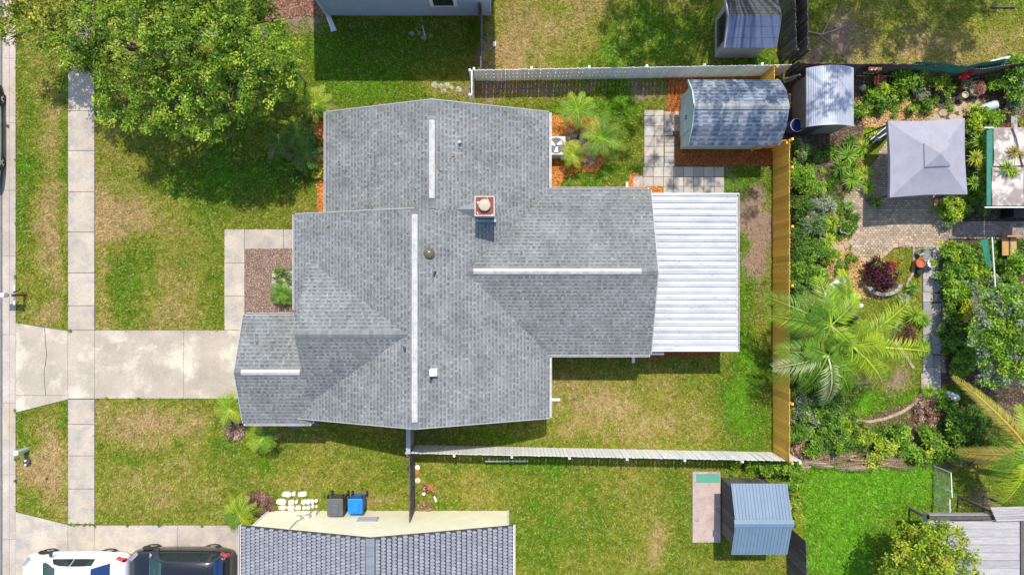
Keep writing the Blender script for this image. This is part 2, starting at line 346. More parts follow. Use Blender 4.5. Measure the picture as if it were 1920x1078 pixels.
# ------------------------------------------------------------------ PAVING
def paved(name, base, slabs, m, z0=-.03, z1=.03, gap=.5, label=None, piece='slab', bevel=0):
    "a bed with one child per slab; all polygons in photo pixels at ground level"
    b = MB()
    for poly in base: b.prism([P(x, y) for x, y in poly], -.04, z1-.022)
    o = b.build(name, M['joint'], kind='structure')
    for poly in slabs:
        c = np.array([P(x, y) for x, y in poly]); ce = c.mean(0)
        g = gap/42.667; cc = []
        for p in c:
            d = p-ce; cc.append(tuple(p-np.sign(d)*g*np.minimum(1, np.abs(d)/.05)-ce))
        s = MB().prism(cc, z0, z1+random.uniform(-.004, .004)).build(piece, m, o, bevel=bevel)
        s.location = (ce[0], ce[1], 0)
    return o
road = MB().box(-40, P(3.5, 0)[0], -30, 30, -.04, -.004).build('road', M['asphalt'], kind='structure')
ky = [-60, -10, 110, 230, 357, 480, 627, 755, 889, 1010, 1140]
paved('kerb', [R(3, -60, 31, 1140)], [R(5, a, 18, b) for a, b in zip(ky, ky[1:])]+[R(18, a, 30, b) for a, b in zip(ky, ky[1:])], M['kerb'], z1=.02, gap=.25, piece='kerb_slab')
sy = [-50, 30, 60, 133, 208, 283, 360, 435, 512, 573, 619]
sy2 = [748, 795, 854, 916, 982]
paved('sidewalk', [R(128, -50, 178, 619), R(128, 747, 178, 983)], [R(128, a, 178, b) for a, b in list(zip(sy, sy[1:]))+list(zip(sy2, sy2[1:]))], M['concrete'])
paved('driveway', [[(30,604),(128,620),(128,748),(30,774)], R(128,619,475,747.5)],
      [[(30,605),(84,614),(88,665),(83,700),(86,741),(30,741)], [(84.6,614),(128,620),(128,741),(86.6,741),(83.6,700),(88.6,665)], [(30,741),(86,741),(128,741),(128,748),(30,773)], R(128,619,178,747), R(178,619,345,747), R(345,619,475,747)],
      M['drive'], gap=.3)
paved('neighbour_driveway', [[(30,959),(128,983),(128,1150),(30,1150)], R(128,984,505,1150)],
      [[(30,959),(128,983),(128,1150),(30,1150)], R(128,984,178,1150), R(178,984,333,1150), R(333,984,505,1150)], M['concrete'], gap=.3)
paved('front_walk', [[(421,430),(575,430),(575,467),(459,467),(459,620),(421,620)]],
      [R(421,430,459,493), R(421,493,459,555), R(421,555,459,619), R(459,430,532,467), R(532,430,575,467)], M['concrete'], gap=.4)
# gravel bed and mulch beds
def scatter_bed(name, polys, label, cols, dens, size, flat=.5, m='mulch', elong=1.0, z=0.0, base=None):
    b = MB(); 
    for p in polys: b.prism([P(*q) for q in p], -.035, z+.004, base)
    bo = b.build(name, M[m], kind='structure')
    Vs = []; Fs = []; Cs = []; k0 = 0
    for poly in polys:
        a = np.array(poly, float); x0, y0 = a.min(0); x1, y1 = a.max(0)
        n = int((x1-x0)*(y1-y0)/42.667**2*dens); px = RNG.uniform(x0, x1, n); py = RNG.uniform(y0, y1, n)
        k = inpoly(px, py, poly); px = px[k]; py = py[k]; n = len(px)
        X = (px-960)/42.667; Y = (539-py)/42.667; th = RNG.uniform(0, 6.28, n); s = size*RNG.uniform(.5, 1.3, n)
        ux = np.stack([np.cos(th), np.sin(th), RNG.normal(0, .25, n)], 1); uy = np.stack([-np.sin(th), np.cos(th), RNG.normal(0, .25, n)], 1)
        C0 = np.stack([X, Y, np.full(n, z+.012)+RNG.uniform(0, .02, n)], 1)
        l = (s*elong)[:, None]; w = s[:, None]; up = np.stack([np.zeros(n), np.zeros(n), s*flat], 1)
        q = np.stack([C0-ux*l, C0-uy*w, C0+ux*l, C0+uy*w, C0+up], 1)
        Vs.append(q.reshape(-1, 3)); i = k0+np.arange(n)[:, None]*5
        Fs.append(np.concatenate([i+np.array([[0, 1, 4]]), i+np.array([[1, 2, 4]]), i+np.array([[2, 3, 4]]), i+np.array([[3, 0, 4]])]))
        k0 += 5*n; cc = np.array(cols)[RNG.integers(0, len(cols), n)]*RNG.uniform(.7, 1.3, (n, 1)); Cs.append(np.repeat(cc, 5, 0))
    o = np_mesh(name+('_stones' if m == 'gravel' else '_chips'), np.concatenate(Vs), np.concatenate(Fs), np.concatenate(Cs), M[m], kind='stuff'); o['label'] = label
MUL = [(.50,.17,.035),(.62,.25,.06),(.36,.11,.025),(.55,.28,.10)]; MULR = [(.38,.12,.03),(.28,.08,.025),(.45,.17,.045)]
scatter_bed('gravel_bed', [R(459,467,575,592)], 'brown gravel in the bed beside the front walk', [(.24,.15,.11),(.32,.21,.155),(.15,.095,.07),(.45,.37,.30)], 2600, .018, m='gravel', base=(.19,.12,.09))
scatter_bed('house_mulch_bed', [[(585,228),(640,228),(640,420),(598,420),(592,330)]], 'orange mulch strip along the west wall of the north wing', MUL, 900, .022, elong=2.2, base=(.38,.14,.03))
scatter_bed('palm_mulch_bed', [[(1008,215),(1118,218),(1128,240),(1100,262),(1128,262),(1143,288),(1118,325),(1085,322),(1055,336),(1046,356),(1008,356)], [(1178,330),(1190,323),(1204,330),(1208,352),(1178,352)], R(1206,350,1243,370)],
            'bright orange mulch around the small palms and air conditioner', MUL, 1000, .022, elong=2.2, base=(.42,.16,.035))
scatter_bed('shed_mulch_bed', [[(1252,146),(1450,140),(1450,310),(1265,310),(1265,250),(1250,205)]], 'red brown mulch around the mint green shed', MULR, 900, .022, elong=2.2, base=(.28,.09,.025))
scatter_bed('patio_mulch_bed', [[(1172,648),(1342,648),(1340,668),(1258,670),(1180,676)]], 'red mulch strip under the south edge of the patio roof', MULR, 700, .02, elong=2, base=(.28,.10,.04))
scatter_bed('flower_mulch_bed', [[(1606,190),(1700,175),(1760,205),(1760,235),(1620,240)], [(1535,395),(1580,380),(1590,470),(1660,490),(1660,560),(1560,560)]], 'tan mulch in the flower garden north of the canopy', [(.55,.33,.12),(.42,.22,.09),(.62,.42,.2)], 700, .022, elong=2, base=(.33,.19,.09))
scatter_bed('garden_soil_bed', [[(1485,262),(1500,130),(1925,112),(1925,240),(1780,240),(1620,240),(1600,300),(1570,420),(1580,560),(1560,700),(1600,790),(1740,740),(1925,700),(1925,860),(1760,880),(1600,860),(1484,866)]],
            'dark leaf litter covering the overgrown garden floor', [(.14,.095,.06),(.20,.13,.09),(.10,.07,.05),(.25,.16,.10)], 260, .03, elong=2, z=-.01, base=(.085,.062,.045))
scatter_bed('shade_soil_bed', [R(1765,440,1925,720), R(1778,238,1925,416), R(1440,122,1606,262)], 'dark leaf litter under the crowded right hand garden', [(.12,.08,.05),(.16,.11,.08),(.08,.06,.04)], 200, .03, elong=2, z=-.008, base=(.07,.052,.04))
scatter_bed('fence_litter_bed', [[(485,-30),(600,-30),(615,32),(560,30),(500,45)]], 'fallen brown leaves beside the blue grey house', [(.24,.12,.08),(.35,.20,.14),(.16,.08,.06)], 700, .03, elong=1.8, base=(.17,.085,.06))

# patio slabs
sl = []
xs = [1207.5, 1226, 1244.5, 1265]; ys = [207, 218, 237, 256, 275, 294, 313]
for i in range(3):
    for j in range(6):
        if i == 2 and j < 3: continue
        if i == 2 and j > 2:
            m_ = (ys[j]+ys[j+1])/2+random.choice((-3, 2)); sl += [R(1245.5, ys[j], 1265, m_), R(1245.5, m_, 1265, ys[j+1])]; continue
        sl.append(R(xs[i], ys[j]+random.uniform(-.4, .4), xs[i+1], ys[j+1]))
sl += [R(1245, 209, 1275, 247), R(1245, 247, 1262, 255)]
for i in range(8):
    x0 = 1205.5+19*i
    sl.append(R(x0, 313, x0+19, 332)); sl.append(R(x0-(18 if i == 0 else 0), 332, x0+19, 350) if i else R(1205.5, 332, 1224.5, 350))
    if i > 1: sl.append(R(x0, 350, x0+19, 369))
    if i > 1: sl.append(R(x0, 369, x0+19, 388))
sl.append(R(1186.5, 331, 1205.5, 350.5))
paved('patio_paving', [R(1207.5,207,1265,313), R(1205.5,313,1357,350), R(1243.5,350,1357,388), R(1187,331,1206,350), R(1244,209,1275,255)], sl, M['slab'], z1=.035, gap=.45)

# garden pavers: a dense field, joined into one piece
PAV = [(1582,372),(1592,360),(1640,300),(1665,262),(1765,262),(1765,462),(1706,462),(1690,462),(1672,464),(1656,480),(1640,490),(1622,491),(1606,484),(1596,470),(1594,455),(1600,445),(1604,425),(1600,400)]
def pavers(name, poly, kids, cols, w=6.2, h=4.2, z=.02):
    b = MB()
    b.prism([P(*q) for q in poly], -.04, z-.008, (.16, .14, .11))
    a = np.array(poly, float); x0, y0 = a.min(0); x1, y1 = a.max(0); r = 0; y = y0
    while y < y1:
        x = x0-(w/2 if r % 2 else 0)
        while x < x1:
            cx, cy = x+w/2, y+h/2
            if inpoly(np.array([cx]), np.array([cy]), poly)[0]:
                c = np.array(random.choice(cols))*random.uniform(.8, 1.2)
                X0, Y0 = P(x+.4, y+.4); X1, Y1 = P(x+w-.3, y+h-.3)
                zt = z+random.uniform(-.003, .003); b.cur = tuple(c)
                b.poly([(X0, Y1, zt), (X1, Y1, zt), (X1, Y0, zt), (X0, Y0, zt)])
            x += w
        y += h; r += 1
    o = b.build(name, M['paver'], kind='structure'); return o
pt = pavers('garden_patio', PAV, None, [(.42,.32,.22),(.37,.29,.20),(.47,.37,.27),(.34,.27,.21)])
pavers('garden_path', [(1765,415),(1925,415),(1925,447),(1765,447)], None, [(.30,.24,.21),(.24,.20,.185),(.36,.28,.24)])
pavers('garden_path', [(1765,447),(1781,447),(1774,462),(1774,700),(1765,700)], None, [(.42,.31,.26),(.36,.28,.24)])
# curved pink edging of the patio: each block its own piece
edge = empty('patio_edging', (0, 0, 0), kind='structure')
def blocks(path, width, parent, m, z0=0, z1=.06, n=None, name='edging_block', closed=False):
    pts = [Vector(P(*p)) for p in path]
    L = [0]
    for a, b in zip(pts, pts[1:]): L.append(L[-1]+(b-a).length)
    n = n or max(2, int(L[-1]/.26))
    def at(s):
        for k in range(len(L)-1):
            if s <= L[k+1] or k == len(L)-2: return pts[k].lerp(pts[k+1], (s-L[k])/max(1e-6, L[k+1]-L[k]))
    for i in range(n):
        a = at(L[-1]*(i+.04)/n); b = at(L[-1]*(i+.96)/n); d = (b-a).normalized(); q = Vector((-d.y, d.x))*width/2; c = (a+b)/2
        o = MB().hexa([(*(p-c), z0) for p in (a-q, b-q, b+q, a+q)], [(*(p-c), z1+random.uniform(-.005, .01)) for p in (a-q, b-q, b+q, a+q)]).build(name, m, parent)
        o.location = (c.x, c.y, 0)
M['edging'] = mat('pink_edging', (.42, .29, .225), rough=.9, var=.1, scale=5, objvar=.14)
blocks([(1706,456),(1690,458),(1672,462),(1656,478),(1640,488),(1622,489),(1606,481),(1596,468)], .17, edge, M['edging'])
blocks([(1600,395),(1607,415),(1606,435),(1598,452),(1585,462),(1570,466),(1560,461)], .22, edge, M['edging'])
lawnedge = empty('lawn_edging', (0, 0, 0), kind='structure')
blocks([(1728,700),(1729,735),(1716,755),(1690,772),(1660,784),(1630,790),(1600,788)], .12, lawnedge, M['edging'], n=46)
blocks([(1712,462),(1712,510),(1700,530),(1698,560)], .1, lawnedge, M['edging'], n=20)
blocks([(1685,600),(1676,620),(1680,645),(1698,668),(1712,690)], .12, lawnedge, M['edging'], n=16)
# square stone path
sp = []
y = 462
while y < 740:
    h = random.choice((18, 20, 24)); w = random.choice((17, 19, 21))
    sp += [R(1730, y, 1730+w, y+h), R(1730+w, y+random.choice((0, 2)), 1764, y+h)]; y += h
paved('stepping_path', [R(1729, 461, 1765, 745)], sp, mat('path_slab', (.31,.30,.285), rough=.9, var=.18, scale=4, fine=.1, objvar=.28, spec=.2), z1=.025, gap=.4)
# flagstones of the tan path north of the canopy
fl = []
for i, (x, y, r) in enumerate([(1768,212,9),(1752,222,10),(1782,208,9),(1796,203,10),(1786,220,8),(1766,228,8),(1812,198,11),(1826,194,10),(1806,212,10),(1820,210,8),(1745,232,7),(1798,222,7)]):
    fl.append([(x+r*1.1*math.cos(t+i), y+r*.8*math.sin(t+i)) for t in [0, 1.1, 2.2, 3.3, 4.4, 5.4]])
paved('flagstone_path', [[(1738,236),(1755,205),(1800,194),(1838,184),(1842,200),(1820,222),(1780,232)]], fl, mat('flagstone', (.42,.32,.21), rough=.9, var=.15, scale=4, objvar=.2), z1=.04, gap=.2, piece='flagstone')
pad = MB().prism([P(*q) for q in R(1297.5,883,1349.5,1015)], -.02, .10).build('concrete_pad', M['pinkslab'], kind='structure')
po = MB().box(*[v for v in (P(1304,0)[0], P(1348,0)[0])], P(0,903)[1], P(0,887)[1], .10, .118).build('door_mat', M['greenmat'])
tag(po, 'green rectangular mat at the north end of the pinkish pad', 'mat')
# ------------------------------------------------------------------ ROOF BUILDER
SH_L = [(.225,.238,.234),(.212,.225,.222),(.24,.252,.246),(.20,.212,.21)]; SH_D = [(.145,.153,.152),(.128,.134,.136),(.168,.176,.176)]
class Plane:
    """one roof slope: ridge line a-b at z1, falling towards dir (unit xy) by pitch over run metres"""
    def __init__(s, axis, ridge, sgn, run, zr, pitch, lo, hi):
        s.axis, s.ridge, s.sgn, s.run, s.zr, s.p, s.lo, s.hi = axis, ridge, sgn, run, zr, pitch, lo, hi
    # axis 'y': the ridge runs along y at x=ridge; sgn: slope falls towards +x or -x
    def z(s, x, y):
        u = (x-s.ridge)*s.sgn if s.axis == 'y' else (y-s.ridge)*s.sgn
        v = y if s.axis == 'y' else x
        if u < -1e-4 or u > s.run+1e-4 or v < s.lo-1e-4 or v > s.hi+1e-4: return -9
        return s.zr-s.p*u
    def pt(s, u, v, dz=0):
        w = s.ridge+s.sgn*u; z = s.zr-s.p*u+dz
        return (w, v, z) if s.axis == 'y' else (v, w, z)
def face_up(pts):
    n = Vector((0, 0, 0)); 
    for i in range(len(pts)): n += Vector(pts[i]).cross(Vector(pts[(i+1) % len(pts)]))
    return pts if n.z > 0 else pts[::-1]
def shingles(name, pl, others, parent, course=.137, wmin=.10, wmax=.19, lights=SH_L, darks=SH_D, m='shingle', tone=1.0):
    b = MB(); n = int(pl.run/course); course = pl.run/n
    for i in range(n):
        u0, u1 = i*course, (i+1)*course+.004; v = pl.lo-random.uniform(0, .1); dark = False
        while v < pl.hi:
            w = random.uniform(wmin, wmax)*(.5 if dark else 1); a, c = max(v, pl.lo), min(v+w, pl.hi); v += w; dark = not dark
            if c-a < .01: continue
            um, vm = (u0+u1)/2, (a+c)/2; q = pl.pt(um, vm)
            if any(o.z(q[0], q[1]) > q[2]+.09 for o in others): continue
            t = random.uniform(.88, 1.12)*tone
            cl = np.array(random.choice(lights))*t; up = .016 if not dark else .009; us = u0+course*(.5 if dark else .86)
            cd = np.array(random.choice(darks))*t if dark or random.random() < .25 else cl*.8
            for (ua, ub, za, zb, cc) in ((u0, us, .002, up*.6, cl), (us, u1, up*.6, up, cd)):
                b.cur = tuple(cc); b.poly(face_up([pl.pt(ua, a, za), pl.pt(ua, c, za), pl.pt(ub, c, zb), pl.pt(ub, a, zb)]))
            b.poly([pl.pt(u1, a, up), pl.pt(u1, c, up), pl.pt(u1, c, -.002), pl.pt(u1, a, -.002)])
    return b.build(name, M[m], parent, kind='stuff')
def gable(parent, axis, ridge, run, zr, pitch, lo, hi, others, name='roof_slope', th=.14, **kw):
    "two slopes with thickness; returns the two planes"
    out = []
    for sgn in (1, -1):
        pl = Plane(axis, ridge, sgn, run, zr, pitch, lo, hi); out.append(pl)
    return out
def deck(pl, parent, th=.13, m='white', name='roof_deck', dz=-.004):
    b = MB(); t = face_up([pl.pt(0, pl.lo, dz), pl.pt(0, pl.hi, dz), pl.pt(pl.run, pl.hi, dz), pl.pt(pl.run, pl.lo, dz)])
    b.hexa([(x, y, z-th) for x, y, z in t], t); return b.build(name, M[m], parent)
def ridge_cap(pl, parent, v0, v1, w=.15, tone=1.0, name='ridge_cap'):
    b = MB(); v = v0
    while v < v1-.02:
        e = min(v+.15, v1); c = np.array(random.choice(SH_L))*random.uniform(.75, 1.0)*tone; b.cur = tuple(c)
        for s in (1, -1):
            q = [(0, v, .045), (0, e, .034), (w, e, .034-pl.p*w), (w, v, .045-pl.p*w)]
            pts = [((pl.ridge+s*u, vv, pl.zr+z) if pl.axis == 'y' else (vv, pl.ridge+s*u, pl.zr+z)) for u, vv, z in q]
            b.poly(face_up(pts))
        v += .14
    return b.build(name, M['shingle'], parent, kind='stuff')
def ridge_vent(pl, parent, v0, v1, w=.105, m='offwhite'):
    b = MB(); prof = [(-w, -w*pl.p+.03), (-w, .05-w*pl.p*.8), (0, .085), (w, .05-w*pl.p*.8), (w, -w*pl.p+.03)]
    def q(u, v, z): return (pl.ridge+u, v, pl.zr+z) if pl.axis == 'y' else (v, pl.ridge+u, pl.zr+z)
    for (u, z), (u2, z2) in zip(prof, prof[1:]):
        b.poly(face_up([q(u, v0, z), q(u2, v0, z2), q(u2, v1, z2), q(u, v1, z)]))
    for v in (v0, v1): b.poly([q(u, v, z) for u, z in prof])
    v = v0+1.2
    while v < v1-.3:
        for (u, z), (u2, z2) in zip(prof[1:], prof[2:4]): b.poly(face_up([q(u*1.02, v, z+.006), q(u2*1.02, v, z2+.006), q(u2*1.02, v+.05, z2+.006), q(u*1.02, v+.05, z+.006)]))
        v += 1.22
    return b.build('ridge_vent', M[m], parent)
def gutter(parent, p0, p1, z, m='offwhite', w=.09, name='gutter'):
    x0, y0 = p0; x1, y1 = p1; b = MB()
    if abs(x1-x0) > abs(y1-y0):
        s = w/2; b.box(x0, x1, y0-s, y0+s, z-.12, z-.10); b.box(x0, x1, y0-s, y0-s+.02, z-.10, z); b.box(x0, x1, y0+s-.02, y0+s, z-.10, z)
        b.box(x0-.01, x0+.02, y0-s+.021, y0+s-.021, z-.10, z-.004); b.box(x1-.02, x1+.01, y0-s+.021, y0+s-.021, z-.10, z-.004)
    else:
        s = w/2; b.box(x0-s, x0+s, y0, y1, z-.12, z-.10); b.box(x0-s, x0-s+.02, y0, y1, z-.10, z); b.box(x0+s-.02, x0+s, y0, y1, z-.10, z)
    return b.build(name, M[m], parent)

# ------------------------------------------------------------------ MAIN HOUSE
house = empty('house', (0, 0, 0), 'single storey house with intersecting grey shingle gables and white ridge vents', 'house')
PT = .41
mainW = Plane('y', -3.62, -1, 5.12, 4.62, PT, -5.24, 2.94); mainE = Plane('y', -3.62, 1, 5.12, 4.62, PT, -5.24, 2.94)
nW = Plane('y', -3.01, -1, 4.47, 4.355, PT, 2.80, 7.05); nE = Plane('y', -3.01, 1, 4.50, 4.355, PT, 2.80, 7.05)
eN = Plane('x', .62, 1, 3.31, 3.86, PT, -2.2, 5.59); eS = Plane('x', .62, -1, 3.31, 3.86, PT, -2.2, 5.59)
cN = Plane('x', -1.75, 1, 3.35, 4.50, .60, -8.13, -3.8); cS = Plane('x', -1.75, -1, 3.50, 4.50, .60, -8.13, -3.8)
gN = Plane('x', -3.30, 1, 2.17, 3.385, PT, -10.83, -8.0); gS = Plane('x', -3.30, -1, 2.17, 3.385, PT, -10.83, -8.0)
AL = [mainW, mainE, nW, nE, eN, eS, cN, cS, gN, gS]
for pl, tone in ((mainW, .98), (mainE, 1.0), (nW, .98), (nE, 1.0), (eN, .95), (eS, .95), (cN, 1.0), (cS, .95), (gN, .98), (gS, .95)):
    oth = [o for o in AL if o is not pl and not (o.axis == pl.axis and o.ridge == pl.ridge)]
    if pl in (nW, nE):
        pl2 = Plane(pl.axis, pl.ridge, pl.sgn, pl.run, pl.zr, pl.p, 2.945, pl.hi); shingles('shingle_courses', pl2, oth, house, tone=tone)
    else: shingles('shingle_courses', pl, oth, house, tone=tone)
    deck(pl, house)
# trim the cross gable valley: walls under the roofs
wl = MB()
wl.box(-8.25, 1.05, -4.95, 2.7, 0, 2.52); wl.box(-7.05, 1.03, 2.7, 6.75, 0, 2.48); wl.box(-1, 5.3, -2.25, 3.5, 0, 2.5); wl.box(-10.5, -8.2, -5.05, -1.55, 0, 2.48)
def gab(b, axis, ridge, run, zr, pitch, at, th=.1):
    e = zr-pitch*run+.02
    pr = [(ridge-run*.93, 2.4), (ridge+run*.93, 2.4), (ridge+run*.93, e), (ridge, zr-.16), (ridge-run*.93, e)]
    if axis == 'y': b.hexa([(u, at, z) for u, z in pr], [(u, at+th, z) for u, z in pr])
    else: b.hexa([(at, u, z) for u, z in pr], [(at+th, u, z) for u, z in pr])
gab(wl, 'y', -3.62, 5.0, 4.62, PT, -4.98); gab(wl, 'y', -3.62, 5.0, 4.62, PT, 2.72); gab(wl, 'y', -3.01, 4.3, 4.355, PT, 6.68)
gab(wl, 'x', .62, 3.2, 3.86, PT, 5.2); gab(wl, 'x', -1.75, 3.3, 4.5, .6, -8.0); gab(wl, 'x', -3.3, 2.1, 3.385, PT, -10.52)
wl.build('wall', M['taupe'], house)
ridge_cap(mainW, house, -5.24, 2.94); ridge_cap(nW, house, 2.96, 7.05); ridge_cap(eN, house, -1.7, 5.59); ridge_cap(cN, house, -8.13, -3.9); ridge_cap(gN, house, -10.83, -8.05)
ridge_vent(mainW, house, -5.0, 2.72); ridge_vent(nW, house, 3.35, 6.28); ridge_vent(eN, house, -1.48, 4.95); ridge_vent(gN, house, -10.55, -8.26)
# eaves: white gutters and drip edges
gutter(house, (1.56, -5.24), (1.56, -2.75), 2.52); gutter(house, (1.55, 3.98), (1.55, 7.05), 2.52); gutter(house, (1.3, 3.99), (5.5, 3.99), 2.52)
gutter(house, (1.25, -2.75), (5.55, -2.75), 2.52); gutter(house, (-8.80, -.9), (-8.80, 2.94), 2.53, w=.08); gutter(house, (-7.54, 2.98), (-7.54, 7.05), 2.53, w=.07)
gutter(house, (-10.7, -1.07), (-8.8, -1.07), 2.5); gutter(house, (-10.8, -5.52), (-8.1, -5.52), 2.5, w=.09)
# rake boards
def rake(parent, pl, v, m='white', t=.05, top=.02):
    b = MB(); a = pl.pt(0, v, top); c = pl.pt(pl.run, v, top)
    off = (0, t, 0) if pl.axis == 'y' else (t, 0, 0)
    sg = 1 if v > 0 else -1
    if pl.axis == 'x': sg = 1 if v > (0) else -1
    p = [a, c]; q = [(x+off[0]*sg, y+off[1]*sg, z) for x, y, z in p]
    b.hexa([(x, y, z-.17) for x, y, z in (p[0], p[1], q[1], q[0])], [p[0], p[1], q[1], q[0]]); return b.build('rake_board', M[m], parent)
M['greytrim'] = mat('grey_drip_edge', (.36, .37, .38), rough=.5, var=.05)
for pl, v in ((mainW, -5.24), (mainE, -5.24), (nW, 7.05), (nE, 7.05), (eN, 5.59), (eS, 5.59), (gN, -10.83), (gS, -10.83), (mainW, 2.94)): rake(house, pl, v, 'greytrim', t=.035)
# windows and doors in the walls (mostly under the eaves)
for (x0, x1, y0, y1, z0, z1) in ((-7.08,-7.03,4.2,5.8,.9,2.0), (-8.28,-8.23,.5,1.9,.9,2.0), (-6.6,-5.2,-4.99,-4.94,.9,2.0), (1.02,1.06,4.6,6.0,1,2), (2.4,3.8,-2.28,-2.23,.9,2.0)):
    f = MB().box(x0-.02, x1+.02, y0-.06, y1+.06, z0-.06, z1+.06).build('window', M['white'], house)
    MB().box(x0-.035, x1+.035, y0, y1, z0, z1).build('pane', M['glass'], f)
gd = MB().box(-10.55, -10.49, -4.6, -2.0, 0, 2.15).build('garage_door', M['white'], house)
dr = MB().box(-8.29, -8.24, -.3, .65, .02, 2.1).build('door', M['rust'], house)
# chimney
ch = empty('chimney', (0, 0, 0)); ch.parent = house
x0, x1, y0, y1 = -1.35, -.65, 2.62, 3.32
bk = MB(); bk.box(x0+.03, x1-.03, y0+.03, y1-.03, 3.2, 4.98); bk.build('chimney_shaft', M['flash'], ch)
MB().box(x0, x1, y0, y1, 4.98, 5.06).build('chimney_top', M['rust'], ch)
rim = MB()
for q in ((x0-.015, x0+.02, y0-.015, y1+.015), (x1-.02, x1+.015, y0-.015, y1+.015), (x0+.021, x1-.021, y0-.015, y0+.02), (x0+.021, x1-.021, y1-.02, y1+.015)): rim.box(*q, 4.93, 5.075)
rim.build('chimney_rim', mat('pale_pink_rim', (.62, .47, .43), var=.15, scale=12), ch)
MB().lathe([(.17, 0), (.17, .09), (.225, .10), (.225, .13), (.20, .17), (.04, .20)], 24, (-1.0, 2.99, 5.06)).build('chimney_cap', M['beige'], ch)
MB().lathe([(.20, 0), (.20, .02)], 24, (-1.0, 2.99, 5.06)).build('cap_collar', M['black'], ch)
cr = MB(); cr.cur = (.24, .26, .28)   # cricket on the uphill side
A = (-2.15, 2.97, 4.03); B = (-1.36, 2.97, 4.10); C = (-1.36, 2.62, 3.70); D_ = (-1.36, 3.32, 3.70)
cr.poly(face_up([A, C, B])); cr.poly(face_up([A, B, D_])); cr.build('cricket', M['shingle'], ch)
fl_ = MB(); fl_.box(x0-.03, x1+.03, y0-.10, y0-.0, 3.45, 3.66+.05); fl_.build('chimney_flashing', M['flash'], ch)
# things on the roof
MB().lathe([(.215, 0), (.215, .05), (.19, .12), (.13, .19), (.05, .225)], 24, (*P(804, 475, 4.5), 4.40)).build('skylight_dome', M['bronze'], house, smooth=True)
vb = MB(); x, y = P(813, 697, 4.4); vb.hexa([(x-.15, y-.16, 4.22), (x+.16, y-.16, 4.22), (x+.16, y+.14, 4.22), (x-.15, y+.14, 4.22)], [(x-.13, y-.14, 4.66), (x+.15, y-.14, 4.58), (x+.15, y+.12, 4.58), (x-.13, y+.12, 4.66)]); vb.build('roof_vent', M['white'], house, bevel=.02)
for px, py, z in ((813,511,4.35),(757,655,4.46),(806,713,4.38),(861,265,3.95)):
    vp = MB(); X, Y = P(px, py, z+.3); vp.lathe([(.045, -.35), (.045, .22), (.03, .22)], 12, (X, Y, z)); vo = vp.build('vent_pipe', M['darkgrey'] if px != 861 else M['white'], house)
    MB().lathe([(.09, -.1), (.055, .03)], 12, (X, Y, z)).build('pipe_boot', M['black'], vo)
for (x0_, x1_, y0_, y1_, zz_) in ((*sorted((P(1184,0)[0], P(1190,0)[0])), *sorted((P(0,680)[1], P(0,655)[1])), 0), (*sorted((P(1173,0)[0],P(1177,0)[0])), P(0,356)[1], P(0,342)[1], 0)):
    MB().box(x0_, x1_, y0_, y1_, .03, .1).build('downspout', M['white'], house)
MB().box(P(1026,0)[0], P(1050,0)[0], P(0,751)[1], P(0,746)[1], .03, .1).build('downspout', M['white'], house)

# patio cover of ribbed white metal
pc = empty('patio_cover', (0, 0, 0), 'white ribbed metal patio cover attached to the east gable', 'patio cover')
y0 = -2.53; ztop = lambda x: 2.42-(x-5.0)*.03
screws = MB(); np_ = 24; wy = (3.76-y0)/np_
for i in range(np_):
    a = y0+i*wy; b = MB(); xa, xb = 5.0, 9.10
    prof = [(a+.004, 0), (a+.05, 0.0), (a+.06, .008), (a+wy*.5, .008), (a+wy-.075, .002), (a+wy-.06, .065), (a+wy-.025, .065), (a+wy-.008, 0)]
    for (ya, za), (yb, zb) in zip(prof, prof[1:]):
        b.poly(face_up([(xa, ya, ztop(xa)+za), (xb, ya, ztop(xb)+za), (xb, yb, ztop(xb)+zb), (xa, yb, ztop(xa)+zb)]))
    b.poly([(xb, y_, ztop(xb)+z_) for y_, z_ in prof]+[(xb, a+wy-.008, ztop(xb)-.05), (xb, a+.004, ztop(xb)-.05)])
    b.build('roof_panel', M['metalroof'], pc)
    for sx in (5.8, 7.2, 8.9):
        if i % 2 == 0 or sx > 8: screws.lathe([(.012, 0), (.012, .006)], 6, (sx+random.uniform(-.1, .1), a+wy*.5, ztop(sx)+.007))
screws.build('screw_heads', M['darkgrey'], pc, kind='stuff'); MB().box(5.0, 9.1, y0-.002, 3.76, 2.14, 2.20).build('ceiling_panel', M['white'], pc)
gutter(pc, (9.155, y0-.03), (9.155, 3.80), 2.335, w=.12); 
MB().box(5.15, 9.2, 3.765, 3.815, 2.2, 2.37).build('fascia', M['white'], pc); MB().box(5.6, 9.2, y0-.055, y0-.005, 2.2, 2.37).build('fascia', M['white'], pc)
for yy in (y0+.1, .6, 3.6): MB().box(8.9, 9.0, yy-.05, yy+.05, 0, 2.14).build('post', M['white'], pc)
MB().box(4.9, 8.9, y0+.1, 3.4, .0, .09).build('patio_floor', M['concrete'], pc)
MB().prism([P(1218,656,2.1), P(1245,656,2.1), P(1245,665,2.1), P(1218,665,2.1)], 2.0, 2.1).build('fascia', M['greytrim'], pc)

